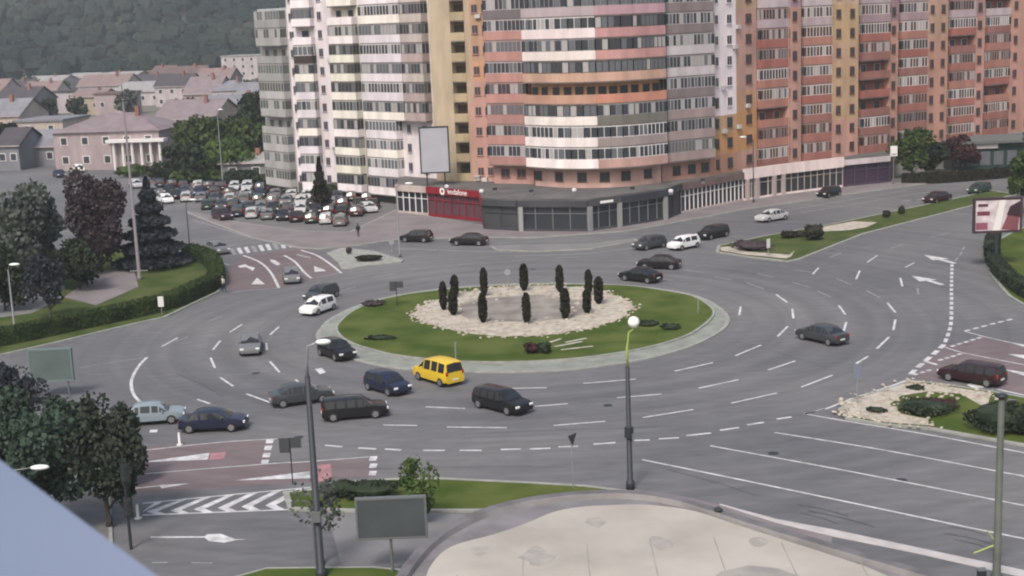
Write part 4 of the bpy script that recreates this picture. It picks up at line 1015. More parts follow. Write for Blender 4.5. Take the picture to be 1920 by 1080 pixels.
def place_car(kind, paint, px, hd, label, small=False, group='cars driving through the junction', cat='car', dz=0):
    if kind not in CARS: CARS[kind] = car_proto(kind)
    if kind not in used: t = CARS[kind]; used.add(kind)
    else: t = copy_tree(CARS[kind])
    for o in t.children:
        if o.name.split('.')[0] in ('body', 'mirror'):
            for sl2 in o.material_slots:
                if sl2.material and sl2.material.name.startswith('car paint'):
                    sl2.link = 'OBJECT'; sl2.material = mat('car paint '+paint, PAINTS[paint], .28, metal=.0, coat=.45, spec=.4)
    p = at(*px); t.location = (p.x, p.y, .012+dz)
    if kind == 'mpv' and paint == 'yellow': t.scale = (1.06, 1.06, 1.04)
    a = hd if isinstance(hd, float) else yaw(px, (px[0]+hd[0], px[1]+hd[1]))
    t.rotation_euler = (0, 0, a); tag(t, label, cat, group); return t
DRIVE = [
 ('mpv', 'yellow', (822, 715), (-50, -15.5), 'bright yellow people carrier driving beside the roundabout kerb'),
 ('hatch', 'black', (632, 670), (50, 18), 'black hatchback touching the left kerb of the roundabout'),
 ('hatch', 'dark blue', (727, 734), (51, 15), 'dark blue hatchback left of the yellow car'),
 ('sedan', 'dark grey', (566, 755), (60, -8), 'dark grey sedan behind the left lamp post'),
 ('estate', 'black', (666, 782), (80, -7), 'black estate car in the lower lane right of the lamp post'),
 ('estate', 'black', (942, 768), (60, 15), 'black estate car with silver roof line below the roundabout right of the yellow car'),
 ('sedan', 'dark blue', (402, 805), (105, -4), 'dark blue sedan entering from the lower left road'),
 ('sedan', 'light blue', (287, 792), (100, -8), 'pale blue grey car behind the dark blue sedan, half hidden by a tree'),
 ('sedan', 'grey', (471, 658), (-3, 20), 'grey car facing the camera in the left lane of the roundabout'),
 ('hatch', 'white', (597, 586), (-40, 14), 'white hatchback on the left side of the roundabout'),
 ('hatch', 'dark grey', (603, 561), (-38, 12), 'dark grey hatchback beside and behind the white hatchback'),
 ('hatch', 'grey', (547, 528), (3, 12), 'grey hatchback waiting at the upper left give way line'),
 ('sedan', 'grey', (408, 474), (24, 8), 'grey sedan on the upper left road beside the park'),
 ('suv', 'dark red', (417, 412), (30, 9), 'very dark red car in front of the parked rows'),
 ('hatch', 'black', (781, 453), (-30, -.5), 'black hatchback on the shop road left of the dark sedan'),
 ('sedan', 'black', (880, 459), (-35, -.5), 'black sedan on the shop road before the grey shopfront'),
 ('hatch', 'dark grey', (1218, 466), (-30, 5), 'dark grey car left of the white car on the far road'),
 ('hatch', 'white', (1282, 466), (-30, 6), 'white car between two dark cars on the far road'),
 ('estate', 'black', (1336, 446), (-30, 6.5), 'black car behind the white car on the far road'),
 ('sedan', 'silver', (1447, 414), (-30, 5), 'silver sedan alone on the road before the shops'),
 ('sedan', 'black', (1201, 527), (-45, -5.5), 'black sedan above the right part of the roundabout lawn'),
 ('sedan', 'black', (1236, 503), (-40, -1), 'black car half hidden behind the black sedan above the roundabout'),
 ('sedan', 'dark grey', (1541, 640), (-60, -14), 'dark grey sedan leaving on the right side of the roundabout'),
 ('estate', 'dark red', (1822, 716), (-90, -15), 'dark red estate car waiting beside the right planted island'),
 ('sedan', 'dark red', (1757, 379), (-26, 5), 'dark car with pale windscreen on the far right road'),
 ('hatch', 'green', (1836, 362), (-24, 5), 'dark green car on the far right road near the billboard'),
 ('hatch', 'black', (1554, 369), (-20, 4), 'small black car parked before the right shops'),
]
for k, pnt, px, hd, lab in DRIVE: place_car(k, pnt, px, hd, lab)
# taxi aerial / sign post seen above the yellow car is built below
# parked rows
ORD = ['first', 'second', 'third', 'fourth', 'fifth', 'sixth', 'seventh', 'eighth', 'ninth', 'tenth', 'eleventh', 'twelfth', 'thirteenth', 'fourteenth']
ROWS = [('front', (448, 405), (640, 421), 8), ('second', (390, 391), (668, 404), 12), ('third', (352, 376), (700, 390), 14), ('fourth', (318, 363), (690, 377), 14), ('back', (300, 350), (560, 361), 12)]
PR = 1; kinds = ['hatch', 'sedan', 'estate', 'suv', 'hatch', 'sedan', 'mpv', 'hatch']; pts_ = ['dark grey', 'silver', 'black', 'grey', 'dark grey', 'dark blue', 'grey', 'green', 'black', 'silver', 'black', 'dark red', 'black', 'white', 'dark grey', 'dark blue']
rr = random.Random(4)
for rn, p0, p1, n in ROWS:
    for i in range(n):
        t_ = i/(n-1); px = (p0[0]+(p1[0]-p0[0])*t_+rr.uniform(-2, 2), p0[1]+(p1[1]-p0[1])*t_+rr.uniform(-.6, .6))
        k = rr.choice([q for q in kinds if q != 'mpv']); pc = rr.choice(pts_)
        dr = (3, -5) if rr.random() < .6 else (-3, 5)
        place_car(k, pc, px, dr, '%s parked car, %s from the left in the %s row of the car park' % (pc, ORD[i], rn), group='cars standing in the car park')
for i, (x, y, pc, lab) in enumerate([(255, 352, 'silver', 'silver car at the far left end of the street behind the park trees'), (285, 366, 'grey', 'grey car right of the dark conifer'), (310, 380, 'white', 'white car near the small lamp post'), (148, 322, 'white', 'white car before the pink town building'), (112, 332, 'dark blue', 'dark blue car left of the pink town building'),
    (690, 397, 'silver', 'silver car parked alone at the right end of the car park'), (330, 372, 'black', 'black car left of the parked rows')]):
    place_car(rr.choice(['hatch', 'sedan']), pc, (x, y), (8, 3), lab, group='cars standing in the car park')

# ------------------------------------------------------------------ lamp posts, masts, signs
def polypost(label, base, top_px, arm=None, head='cobra', r=(.13, .07), m=DARKM, name='street_lamp', cat='street lamp', upper=None, topz=None):
    p = at(*base); D = p.y
    q = atd(top_px[0], top_px[1], D); H_ = q.z if topz is None else topz
    t = thing(name, label, cat, p); lean = q.x-p.x
    if upper:
        b = MB(); b.tube([(0, 0, 0), (0, 0, .5), (0, 0, .52), (lean*upper, 0, H_*upper)], [r[0]*1.5, r[0]*1.4, r[0], r[0]*.85], m, 10); b.build('pole', t, smooth=True)
    else:
        b = MB(); b.tube([(0, 0, 0), (0, 0, .5), (0, 0, .52), (0, 0, H_)], [r[0]*1.5, r[0]*1.4, r[0], r[1]], m, 10); b.build('pole', t, smooth=True)
    return t, H_, lean, p
# middle globe lamp
t, H_, ln, p = polypost('street lamp with a round white globe before the roundabout', (1182, 917), (1178, 688), r=(.17, .12))
D = p.y; q = atd(1188, 604, D); a0 = Vector((0, 0, H_)); dq = Vector((q.x-p.x, 0, q.z))
YG = mat('yellow green paint', (.33, .42, .12), .5)
b = MB(); b.tube([a0, a0+Vector((.0, 0, 1.0)), Vector((dq.x*.35, 0, H_+2.0)), Vector((dq.x*.85, 0, dq.z-.4)), Vector((dq.x, 0, dq.z-.2))], [.08, .07, .06, .055, .05], YG, 8); b.build('arm', t, smooth=True)
b = MB(); b.ball((0, 0, 0), .33, mat('globe glass', (.85, .87, .8), .3), 14, 10); go = b.build('lamp_globe', t, smooth=True); go.location = (dq.x, 0, dq.z)
b = MB(); b.tube([(0, 0, 3.1), (0, 0, 3.7)], .26, DARKM, 8); b.box((.2, -.1, 3.1), (.12, .3, .5), GREYM); b.build('junction_box', t)
# lower left lamp with curved arm
t, H_, ln, p = polypost('tall dark lamp post with a curved pale arm at the lower left', (603, 1085), (578, 706), r=(.2, .13))
D = p.y; q = atd(606, 641, D)
b = MB(); b.tube([(0, 0, H_-.05), (.02, 0, H_+.8), (.12, 0, H_+1.5), (q.x-p.x-.25, 0, q.z)], [.09, .07, .06, .05], GALV, 8); b.build('arm', t, smooth=True)
b = MB(); b.ball((0, 0, 0), (.38, .2, .14), mat('lamp shade white', (.75, .76, .78), .4), 12, 8); go = b.build('lamp_head', t, smooth=True); go.location = (q.x-p.x, 0, q.z)
b = MB(); b.tube([(-.25, .1, 0), (-.25, .1, 3.4)], .05, GREYM, 6); b.box((-.0, -.2, 3.3), (.4, .3, .5), GREYM); b.build('cable_box', t)
# right pole
t, H_, ln, p = polypost('lamp post at the right edge before the long white lane lines', (1868, 1096), (1877, 742), r=(.2, .15), m=mat('olive pole', (.075, .085, .075), .6, var=.2, scale=1))
b = MB(); b.ball((0, 0, H_), (.3, .3, .12), DARKM, 10, 6); b.tube([(0, 0, H_-.4), (.35, 0, H_-.2), (.7, 0, H_-.25)], .05, GREYM, 6); b.build('lamp_head', t, smooth=True)
b = MB(); b.tube([(0, 0, 2.0), (-.5, 0, 2.7)], .03, YG, 6); b.tube([(0, 0, 2.0), (-1.1, 0, 1.6)], .04, YG, 6); b.build('bracket', t)
b = MB(); b.box((-.7, 0, 0), (.35, .3, .75), DARKM, base=True); b.box((-.7, 0, .75), (.42, .36, .06), GREYM, base=True); b.build('cabinet', t)
# masts on the left
t, H_, ln, p = polypost('very tall thin mast beside the purple tree in the left park', (262, 526), (236, 185), r=(.2, .09), m=mat('mast grey', (.16, .15, .16), .6), name='mast', cat='mast')
b = MB(); b.tube([(0, 0, H_), (0, 0, H_+1.5)], .04, DARKM, 6); b.box((0, 0, H_-.2), (1.6, .2, .12), DARKM); b.box((0, 0, 1.1), (1.9, .12, .1), GALV); b.build('crossbar', t)
def lamp2(label, base, top, dx, m=GREYM, r=(.1, .06), hm=None):
    t, H_, ln, p = polypost(label, base, top, r=r, m=m)
    b = MB(); b.tube([(0, 0, H_-.05), (dx*.3, 0, H_+.35), (dx, 0, H_+.45)], [.05, .045, .04], m, 6); b.build('arm', t, smooth=True)
    b = MB(); b.ball((dx*1.25, 0, H_+.45), (.5, .22, .13), hm or mat('lamp shade white', (.75, .76, .78), .4), 10, 6); b.build('lamp_head', t, smooth=True); return t
lamp2('dark lamp post beside the upper left road', (357, 480), (351, 382), .7, DARKM)
lamp2('grey lamp post at the corner before the white shop', (750, 482), (747, 352), 1.2)
lamp2('thin lamp post before the white panel shops', (1413, 381), (1418, 262), -1.1, DARKM)
lamp2('lamp post rising out of the left foreground beside the ledge', (35, 1090), (62, 893), 1.35, GREYM, (.12, .07))
lamp2('pale lamp in the left park under the grey green tree', (30, 640), (30, 505), .5)
lamp2('thin pale lamp post in the town before the trees', (418, 345), (421, 210), .5)
# boxed shop sign on a pole
p = at(1675, 347); t = thing('sign_post', 'white boxed sign on a pole at the right end of the shops', 'sign', p)
b = MB(); b.tube([(0, 0, 0), (0, 0, 4.6)], .1, GREYM, 8); b.build('post', t); b = MB(); b.box((0, 0, 4.3), (1.0, .25, 1.5), WHITEF, base=True); b.box((0, -.14, 4.6), (.7, .02, .12), plaster((120, 60, 70))); b.build('panel', t)
def sign(label, base, h, kind, m=GREYM, z=0, group=None, rz=0):
    p = at(base[0], base[1], z); t = thing('traffic_sign', label, 'traffic sign', p, rz)
    b = MB(); b.tube([(0, 0, 0), (0, 0, h)], .04, GALV if kind != 'double' else DARKM, 8); b.build('post', t); b = MB()
    if kind == 'disc':
        b.tube([(0, -.05, h-.3), (0, -.08, h-.3)], .32, m, 20)
    elif kind == 'triangle':
        b.prism([(0, 0), (.1, 0), (.1, 0.01)], 0, .01, m); V = [(-.4, -.06, h), (.4, -.06, h), (0, -.06, h-.7), (-.4, -.03, h), (.4, -.03, h), (0, -.03, h-.7)]
        b = MB(); b.add(V, [(0, 2, 1), (3, 4, 5), (0, 1, 4, 3), (1, 2, 5, 4), (2, 0, 3, 5)], m)
    elif kind == 'double':
        b.box((-.33, -.06, h-.45), (.6, .04, .9), m); b.box((.36, -.02, h-.32), (.62, .04, .62), m)
    elif kind == 'panel': b.box((0, -.06, h-.5), (.55, .03, 1.0), m)
    b.build('panel', t); return t
DS = mat('dark sign back', (.05, .055, .06), .6); WS = mat('white sign', (.62, .62, .64), .5)
sign('pair of dark sign backs on one post at the lower left give way line', (549, 908), 2.9, 'double', DS)
sign('dark triangular sign back standing on the lower verge', (1075, 914), 3.2, 'triangle', DS, .13, rz=R(50))
sign('grey sign on the tip of the right planted island', (1607, 760), 2.9, 'panel', mat('blue grey sign', (.16, .18, .24), .5), .14)
sign('dark double sign at the back left of the roundabout', (745, 574), 2.4, 'double', DS, .24)
sign('pale round sign behind the thujas on the roundabout', (953, 546), 2.2, 'disc', mat('grey sign', (.25, .27, .3), .5), .24)
sign('white sign panel in the long hedge', (304, 592), 1.9, 'panel', WS)
sign('pale post at the right end of the roundabout lawn', (1309, 589), 1.4, 'panel', mat('pale green sign', (.3, .36, .24), .6), .24, rz=R(75))
sign('pale upright post behind the yellow people carrier', (855, 682), 1.7, 'panel', mat('pale green sign', (.3, .36, .24), .6), .24, rz=R(80))
sign('small dark sign on the pavement near the left shop corner', (735, 474), 1.6, 'disc', mat('grey sign', (.25, .27, .3), .5), .12)
sign('pale sign on the gravel tip of the far median island', (1440, 480), 1.9, 'panel', WS, .14, rz=R(40))
# traffic light pole at lower left
p = at(246, 1030); t = thing('traffic_light', 'dark traffic light post at the corner of the lower left road', 'traffic light', p)
b = MB(); b.tube([(0, 0, 0), (0, 0, 5.2)], [.09, .06], DARKM, 8); b.build('post', t)
for zz in (4.3, 2.4):
    b = MB(); b.box((.12, -.15, zz), (.32, .26, .95), DARKM); b.box((.12, -.2, zz), (.5, .03, 1.1), BLACKP)
    for k in range(3): b.tube([(.12, -.28, zz+.3-k*.3), (.12, -.34, zz+.3-k*.3)], .1, BLACKP, 10)
    b.build('signal_head', t)
# white bollards
for x, y, lab in ((337, 834, 'white traffic bollard beside the dark blue sedan'), (259, 972, 'white post at the end of the chevron marking')):
    b = MB(); b.tube([(0, 0, 0), (0, 0, .04), (0, 0, .05), (0, 0, .8), (0, 0, .85)], [.22, .22, .09, .07, .03], WS, 12); o_ = b.build('bollard', smooth=True); o_.location = at(x, y); tag(o_, lab, 'bollard')

# ------------------------------------------------------------------ people
SKIN = mat('skin', (.42, .27, .2), .6); HAIR = mat('hair', (.03, .022, .018), .8)
def person(px, label, top, legs, seed, rz=0, z=.12):
    p = at(px[0], px[1], z); o = MB(); s_ = .12 if seed % 2 else .2
    t = thing('person', label, 'person', p, rz)
    J = [(0, 0, .93), (0, 0, 1.15), (0, 0, 1.40), (0, 0, 1.50), (0, .02, 1.60), (0, .02, 1.72),
         (.10, 0, .88), (.11, s_*.6, .48), (.11, s_*.2, .08), (.11, s_*.2+.14, .04), (-.10, 0, .88), (-.11, -s_*.4, .48), (-.11, -s_*1.1, .08), (-.11, -s_*1.1+.14, .04),
         (.20, 0, 1.40), (.26, -.05, 1.13), (.27, .06, .88), (.27, .09, .78), (-.20, 0, 1.40), (-.26, .03, 1.13), (-.27, .12, .90), (-.27, .15, .80)]
    Ed = [(0, 1), (1, 2), (2, 3), (3, 4), (4, 5), (0, 6), (6, 7), (7, 8), (8, 9), (0, 10), (10, 11), (11, 12), (12, 13), (2, 14), (14, 15), (15, 16), (16, 17), (2, 18), (18, 19), (19, 20), (20, 21)]
    Rd = [.15, .14, .16, .06, .085, .085, .095, .065, .045, .04, .095, .065, .045, .04, .06, .045, .035, .03, .06, .045, .035, .03]
    me = bpy.data.meshes.new('body'); me.from_pydata(J, Ed, []); bo = bpy.data.objects.new('body', me); col.objects.link(bo); bo.parent = t
    sk = bo.modifiers.new('skin', 'SKIN'); sk.use_smooth_shade = True
    for i, v in enumerate(me.skin_vertices[0].data if me.skin_vertices else []): v.radius = (Rd[i], Rd[i]*.8)
    if not me.skin_vertices:
        me.attributes
    bo.modifiers.new('sub', 'SUBSURF').levels = 1; bo.modifiers['sub'].render_levels = 1
    me.materials.append(legs)
    b = MB(); b.tube([(0, 0, .90), (0, 0, 1.1), (0, 0, 1.32), (0, 0, 1.43), (0, 0, 1.47)], [.20, .185, .215, .19, .09], top, 12); 
    for s2 in (-1, 1): b.tube([(s2*.17, 0, 1.40), (s2*.25, -.03, 1.2), (s2*.27, 0, 1.0)], [.085, .07, .06], top, 8)
    b.v = [(x, y*.72, z_) for x, y, z_ in b.v]; b.build('jacket', t, smooth=True)
    b = MB(); b.ball((0, .02, 1.64), (.088, .10, .125), SKIN, 12, 10); b.ball((0, .125, 1.63), (.015, .02, .02), SKIN, 6, 4); b.build('head', t, smooth=True)
    b = MB(); b.ball((0, 0, 1.67), (.098, .105, .115), HAIR, 12, 8); b.build('hair', t, smooth=True)
person((672, 444), 'person in dark clothes walking on the pavement before the car park', mat('dark jacket', (.03, .03, .035), .8), mat('dark trousers', (.025, .025, .03), .8), 1, .6)
person((420, 548), 'person with a pale top and dark trousers at the end of the long hedge', mat('pale jacket', (.5, .48, .46), .8), mat('dark trousers', (.025, .025, .03), .8), 2, 2.2)

# ------------------------------------------------------------------ round roof in the foreground
ZR = 3.4
outp = [(700, 1180), (742, 1095), (768, 1055), (805, 1015), (850, 985), (905, 960), (970, 942), (1045, 930), (1130, 924), (1205, 926), (1275, 938), (1340, 957), (1410, 980), (1500, 1007), (1600, 1037), (1720, 1072), (1850, 1112), (1900, 1180)]
def rp(px, z, n=4): 
    w_ = [at(x, y, ZR) for x, y in px]; q = spline([(p.x, p.y, 0) for p in w_], n, False); return [Vector((p.x, p.y, z)) for p in q]
Rr = thing('kiosk_building', 'low rounded building with a pale sandy flat roof at the bottom of the picture', 'building', (0, 0, 0))
P = rp(outp, 0)
b = MB(); b.prism(list(reversed(P)), 0, ZR-.25, mat('kiosk wall', (.22, .21, .21), .8)); b.build('wall', Rr)
b = MB(); b.face([(p.x, p.y, ZR-.2) for p in reversed(P)], mat('grey roof felt', (.17, .165, .18), .9, var=.2, scale=.5)); b.build('roof', Rr)
b = MB(); I1 = inset(P, .35); RIMM = mat('rim metal', (.13, .125, .135), .6, var=.2, scale=.8); RIML = mat('pale rim', (.27, .26, .27), .7, var=.15, scale=.8)
I0 = inset(P, -.12)
for i in range(len(P)-1):
    A_, B_, a_, b2_ = I0[i], I0[i+1], I1[i], I1[i+1]; zt = ZR+.12
    b.add([(A_.x, A_.y, ZR-.4), (B_.x, B_.y, ZR-.4), (B_.x, B_.y, zt), (A_.x, A_.y, zt), (a_.x, a_.y, zt-.02), (b2_.x, b2_.y, zt-.02), (b2_.x, b2_.y, ZR-.2), (a_.x, a_.y, ZR-.2)], [(0, 1, 2, 3), (3, 2, 5, 4)], RIMM)
    b.add([(a_.x, a_.y, zt-.02), (b2_.x, b2_.y, zt-.02), (b2_.x, b2_.y, ZR-.2), (a_.x, a_.y, ZR-.2)], [(0, 1, 2, 3)], RIML)
b.build('parapet', Rr)
SAND = mat('sandy roof covering', (.31, .29, .265), .9, c2=(.41, .385, .355), scale=.22, detail=9)
sp_ = [(780, 1180), (795, 1090), (812, 1050), (848, 1020), (925, 998), (985, 978), (1035, 957), (1085, 947), (1150, 943), (1220, 943), (1300, 954), (1370, 976), (1450, 1002), (1560, 1037), (1640, 1065), (1700, 1100), (1720, 1180)]
q_ = rp(sp_, 0)
b = MB(); b.prism(list(reversed(q_)), ZR-.19, ZR-.10, SAND); b.build('roof_covering', Rr)
b = MB(); STN = mat('roof stain', (.235, .23, .225), .9, c2=(.31, .30, .285), scale=.8, detail=9)
ctr = at(1230, 1120, ZR)
for k in range(7):
    x = ctr.x-8.5+k*2.9; y0, y1 = ctr.y-4.5, ctr.y+6.8-abs(k-3.2)**2*.33
    b.bar((x, y0, ZR-.094), (x+.25, y1, ZR-.094), .05, .012, STN)
b.build('seam', Rr)
b = MB(); b.face([(p.x, p.y, ZR-.092) for p in (at(x, y, ZR) for x, y in ((1330, 1085), (1352, 1068), (1405, 1056), (1460, 1062), (1520, 1085), (1500, 1130), (1340, 1130)))], STN)
for (x, y, q) in ((1240, 1015, .5), (1010, 1040, .7), (900, 1030, .4), (1420, 1012, .4), (1120, 975, .45)):
    b.build('stain', Rr); b = MB(); p = at(x, y, ZR); rs = random.Random(x); b.face([(p.x+q*rs.uniform(.6, 1.4)*math.cos(a*.524), p.y+q*1.6*rs.uniform(.6, 1.4)*math.sin(a*.524), ZR-.0915) for a in range(12)], mat('faint roof stain', (.27, .255, .245), .9, c2=(.34, .32, .305), scale=1.5))
b.build('stain', Rr)
b = MB(); b.tube([(0, 0, 0), (0, 0, .3), (0, 0, .32), (0, 0, .45)], [.1, .1, .22, .05], DARKM, 10); v_ = b.build('roof_vent'); v_.location = at(1347, 967, ZR-.1); tag(v_, 'small dark vent on the edge of the round sandy roof', 'vent')

# ------------------------------------------------------------------ the viewer's own building: window ledge
LZ = CAMZ-.15
e0, e1 = at(-250, 862-250*.739, LZ), at(620, 1080+325*.739, LZ); dd = (e1-e0).normalized(); inn = Vector((dd.y, -dd.x, 0))
if inn.dot(-e0) < 0: inn = -inn
LD = thing('own_building', 'pale blue window ledge of the building the picture is taken from', 'window ledge', (e0.x, e0.y, 0))
def loc(v): return (v.x-e0.x, v.y-e0.y)
E0, E1 = e0-dd*.6, e1+dd*.6
b = MB(); b.prism([loc(v) for v in (E0, E1, E1+inn*.6, E0+inn*.6)], LZ-.03, LZ, mat('pale blue metal', tuple(v*.44 for v in lin((150, 166, 200))), .45, spec=.4, c2=tuple(v*.62 for v in lin((160, 172, 202))), scale=2.5, detail=2)); lo_ = b.build('ledge', LD)
bv = lo_.modifiers.new('bevel', 'BEVEL'); bv.width = .006; bv.segments = 2
b = MB(); b.prism([loc(v) for v in (E0+inn*.12, E1+inn*.12, E1+inn*.45, E0+inn*.45)], 0, LZ-.04, plaster((170, 165, 160))); b.build('wall', LD)

# ------------------------------------------------------------------ town on the left
WC = {'w': (192, 184, 190), 'b': (186, 174, 168), 'p': (172, 158, 162), 'g': (132, 134, 142), 'c': (176, 164, 150)}
RC = {'r': (140, 122, 122), 'n': (112, 96, 94), 'g': (134, 134, 144), 'l': (138, 126, 132), 'd': (82, 78, 84), 's': (160, 158, 160)}
def house(x0, x1, yb, hw, hr, wc, rc, label, kind='gable', depth=12, rows=1, name='house', ang=0.0):
    a, c = at(x0, yb), at(x1, yb); L = (Vector((c.x-a.x, c.y-a.y, 0))).length; mid = (a+c)/2
    t = thing(name, label, 'building' if name != 'house' else 'house', (mid.x, mid.y, 0), ang+math.atan2(c.y-a.y, c.x-a.x)*.4)
    b = MB(); wm, rm = plaster(WC[wc]), plaster(RC[rc]); b.prism([(-L/2, 0), (L/2, 0), (L/2, depth), (-L/2, depth)], 0, hw, wm)
    if kind == 'gable':
        for s_ in (-1, 1): b.face([(s_*L/2, 0, hw), (s_*L/2, depth, hw), (s_*L/2, depth/2, hw+hr)], wm)
    b.build('wall', t); r_ = MB(); o = .5
    if kind == 'gable':
        r_.add([(-L/2-o, -o, hw-.1), (L/2+o, -o, hw-.1), (L/2+o, depth/2, hw+hr+.1), (-L/2-o, depth/2, hw+hr+.1), (-L/2-o, depth+o, hw-.1), (L/2+o, depth+o, hw-.1)], [(0, 1, 2, 3), (3, 2, 5, 4)], rm)
        r_.add([(-L/2-o, -o, hw+.12), (L/2+o, -o, hw+.12), (L/2+o, depth/2, hw+hr+.35), (-L/2-o, depth/2, hw+hr+.35), (-L/2-o, depth+o, hw+.12), (L/2+o, depth+o, hw+.12)], [(3, 2, 1, 0), (4, 5, 2, 3)], rm)
        r_.add([(-L/2-o, -o, hw-.1), (L/2+o, -o, hw-.1), (L/2+o, -o, hw+.12), (-L/2-o, -o, hw+.12)], [(0, 1, 2, 3)], plaster((190, 180, 180)))
    elif kind == 'hip':
        q = min(L*.35, depth/2)
        r_.add([(-L/2-o, -o, hw), (L/2+o, -o, hw), (L/2+o, depth+o, hw), (-L/2-o, depth+o, hw), (-L/2+q, depth/2, hw+hr), (L/2-q, depth/2, hw+hr)], [(0, 1, 5, 4), (1, 2, 5), (2, 3, 4, 5), (3, 0, 4), (3, 2, 1, 0)], rm)
    else: r_.prism([(-L/2-.3, -.3), (L/2+.3, -.3), (L/2+.3, depth+.3), (-L/2-.3, depth+.3)], hw, hw+.5, rm)
    ro = r_.build('roof', t)
    if kind != 'flat' and L > 8: cb_ = MB(); cb_.box((L*.2, depth*.4, hw+hr*.6), (.8, .8, hr*.5+1), plaster((150, 110, 100)), base=True); cb_.build('chimney', ro)
    n = max(2, int(L/4)); fh = hw/rows
    for r2 in range(rows):
        for i in range(n):
            w_ = MB(); x = -L/2+(i+.5)*L/n; z = r2*fh+fh*.55; w_.box((x, -.02, z), (1.5, .12, min(1.6, fh*.55)), WHITEF); w_.box((x, -.09, z), (1.2, .02, min(1.35, fh*.45)), GLASS)
            if L < 70: w_.build('window', t)
    return t
TOWN = [
 (118, 292, 318, 7.5, 3.2, 'p', 'l', 'pink town hall with white columns behind the park', 'hip', 16, 2),
 (40, 116, 285, 7, 1, 'b', 'g', 'beige flat roofed block left of the pink hall', 'flat', 14, 2),
 (300, 395, 262, 5, 4, 'c', 'l', 'long house with a lilac roof right of the pink hall', 'gable', 20, 1),
 (372, 475, 250, 5, 4, 'g', 'g', 'grey roofed warehouse near the grey tower', 'gable', 24, 1),
 (100, 142, 212, 7, 0, 'w', 'd', 'white building with a row of dark windows in the town', 'flat', 10, 2),
 (143, 188, 216, 6, 2, 'c', 'r', 'cream house with a red roof beside the brown box', 'gable', 12, 1),
 (186, 230, 218, 7, 0, 'p', 'n', 'brown windowed box building in the middle of the town', 'flat', 12, 1),
 (228, 312, 198, 5, 3, 'w', 's', 'long white roofed hall in the town', 'gable', 22, 1),
 (232, 300, 178, 5, 3, 'w', 'd', 'white house behind the long white roofed hall', 'gable', 16, 1),
 (300, 350, 200, 7, 4, 'w', 'd', 'white house with a dark roof in the town centre', 'gable', 12, 2),
 (352, 402, 212, 6, 5, 'p', 'l', 'pink house with a steep lilac roof', 'gable', 16, 1),
 (405, 448, 212, 7, 3, 'w', 'g', 'white house with a grey roof near the tower', 'hip', 14, 2),
 (448, 490, 222, 6, 4, 'b', 'g', 'beige house with a grey roof next to the tower', 'gable', 14, 1),
 (430, 488, 158, 13, 0, 'w', 's', 'cream four storey apartment block at the foot of the hill', 'flat', 14, 4),
 (0, 55, 225, 6, 4, 'g', 'd', 'grey house with a dark roof at the left edge of the town', 'gable', 16, 1),
 (-60, 30, 262, 6, 4, 'b', 'g', 'beige house cut by the left frame edge', 'gable', 16, 1),
 (52, 98, 200, 5, 4, 'w', 'r', 'white house with a red roof in the left part of the town', 'gable', 12, 1),
 (0, 46, 188, 5, 3, 'b', 'd', 'beige house with a dark roof under the left hillside', 'gable', 12, 1),
 (140, 232, 165, 5, 2, 'c', 's', 'long pale hall under the hill', 'gable', 18, 1),
 (50, 106, 172, 5, 2, 'w', 's', 'small white hall under the left hillside', 'gable', 14, 1),
 (318, 372, 168, 6, 4, 'w', 'n', 'white house with a brown roof under the hill', 'gable', 12, 1),
 (378, 425, 176, 6, 4, 'g', 'r', 'grey house with a red roof beside the apartment block', 'gable', 12, 1),
 (255, 310, 160, 5, 4, 'b', 'n', 'beige house with a brown roof near the foot of the hill', 'gable', 12, 1),
 (345, 480, 126, 5, 2, 'c', 's', 'long cream hall highest up below the forest', 'gable', 20, 1),
 (330, 385, 148, 5, 3, 'w', 'd', 'small white house just below the forest', 'gable', 12, 1),
 (0, 36, 320, 5, 3, 'g', 'd', 'grey low house behind the grey green tree', 'gable', 12, 1),
 (50, 108, 312, 4, 3, 'g', 'g', 'grey roofed shed left of the pink hall', 'gable', 10, 1),
 (160, 226, 190, 6, 4, 'w', 'r', 'white house with a broad red roof behind the brown box', 'gable', 14, 1),
 (-70, -5, 200, 6, 4, 'w', 'r', 'white house outside the left frame edge', 'gable', 14, 1),
 (420, 500, 340, 3.2, 1.2, 'g', 's', 'low shed with a pale green grey roof beside the grey tower', 'gable', 8, 1)]
hs = [house(*q) for q in TOWN]
# white columns of the pink hall
hall = hs[0]; b = MB(); L = 28
for i in range(6): 
    x = 2+i*1.9; b.tube([(x, -1.2, 0), (x, -1.2, 5.4)], .28, WHITEF, 10)
b.box((6.7, -.9, 5.4), (12, 2.2, .6), WHITEF, base=True); b.build('column', hall)
# low green-glazed building at the right edge
tg = thing('shop_building', 'low dark green glazed pavilion with a white sign band at the right edge', 'building', at(1870, 318))
b = MB(); b.box((6, 5, 0), (26, 9, 4.2), mat('green glass wall', (.03, .055, .05), .3), base=True); b.build('wall', tg)
b = MB(); b.box((6, 4.8, 4.2), (27, 10.5, .4), mat('pavilion roof', (.12, .13, .13), .8), base=True); b.build('roof', tg)
b = MB(); b.box((-3.2, .2, 3.4), (6.5, .25, .9), WHITE, base=True); b.build('sign', tg)
for i in range(12): b = MB(); b.box((-6+i*2.1, .42, 1.8), (1.5, .06, 2.2), GREYM); b.box((-6+i*2.1, .37, 1.8), (1.3, .05, 2.0), GLASSL); b.build('window', tg)
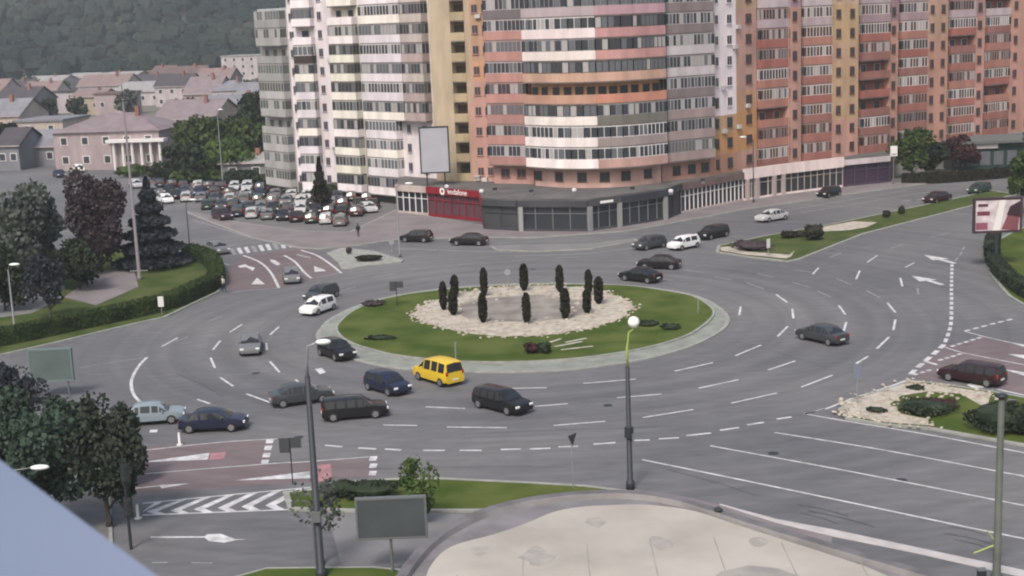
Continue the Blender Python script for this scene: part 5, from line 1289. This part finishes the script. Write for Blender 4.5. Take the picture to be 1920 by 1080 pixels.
# garden trees scattered through the town (each its own)
rs = random.Random(77); protoT = []
spots = [(20, 240), (95, 228), (150, 228), (240, 226), (330, 226), (360, 232), (420, 232), (60, 182), (120, 178), (210, 178), (350, 182), (395, 190), (470, 180), (300, 172), (30, 165), (180, 158), (240, 150), (390, 152), (425, 140), (320, 140), (90, 300), (20, 290), (500, 240), (485, 200), (282, 146), (110, 158), (455, 200), (200, 146), (150, 142), (60, 150)]
names = [TOWN[i][7] for i in range(len(TOWN))]
for i, (x, y) in enumerate(spots):
    if i < 4: t = tree((0, 0, 0), 6.5+i, 6+i, (LV_G, LV_D, LV_D, LV_GG)[i], 'x', 300+i, leaves=500, size=1.1, trunk_f=.12); protoT.append(t)
    else: t = copy_tree(protoT[i % 4])
    if (x, y) == (420, 232): bpy.data.objects.remove(t) if not t.children else [bpy.data.objects.remove(o) for o in list(t.children)+[t]]; continue
    t.location = at(x, y); t.rotation_euler = (0, 0, i*2.1)
    j = min(range(len(TOWN)), key=lambda q: (abs((TOWN[q][0]+TOWN[q][1])/2-x)+3*abs(TOWN[q][2]-y)))
    nn = ' '.join(names[j].split(' in the ')[0].split(' with ')[0].split(' behind ')[0].split(' of the ')[0].split()[:6]); side = ('left of' if x < (TOWN[j][0]+TOWN[j][1])/2 else 'right of') if abs(x-(TOWN[j][0]+TOWN[j][1])/2) > 12 else ('before' if y > TOWN[j][2]-6 else 'behind')
    if (x, y) == (20, 240): nn += ' with its big grey roof' if False else ''
    tag(t, '%s%s town tree %s the %s' % ('small ' if i in (9, 13, 17, 21, 25, 29) else '', ('green', 'dark', 'dark green', 'grey green')[i % 4], side, nn), 'tree', 'garden trees in the town')

# ------------------------------------------------------------------ haze
b = MB(); b.box((0, 1400, 0), (4200, 4000, 10), GR); V = []
b = MB(); b.prism([(-2000, -250), (2000, -250), (2000, 2500), (-2000, 2500)], -3, 260, GR)
hm = bpy.data.materials.new('haze air'); hm.use_nodes = True; t = hm.node_tree; t.nodes.remove(t.nodes['Principled BSDF'])
pv = t.nodes.new('ShaderNodeVolumePrincipled'); pv.inputs['Color'].default_value = (.88, .92, 1, 1); pv.inputs['Density'].default_value = .0003; pv.inputs['Anisotropy'].default_value = .2
t.links.new(pv.outputs[0], t.nodes['Material Output'].inputs['Volume'])
me = b.mesh('haze'); me.materials.clear(); me.materials.append(hm); hz = bpy.data.objects.new('haze', me); col.objects.link(hz); hz['kind'] = 'stuff'; hz['label'] = 'thin pale air over the town'
seen = {}
for o in bpy.data.objects:
    if o.parent is None and o.get('label') and o.get('group') == 'garden trees in the town':
        L = o['label']
        if L in seen:      # two alike beside one house: the farther one says so
            a = o if o.location.y > seen[L].location.y else seen[L]
            a['label'] = L.replace('town tree', 'farther tree')
        else: seen[L] = o
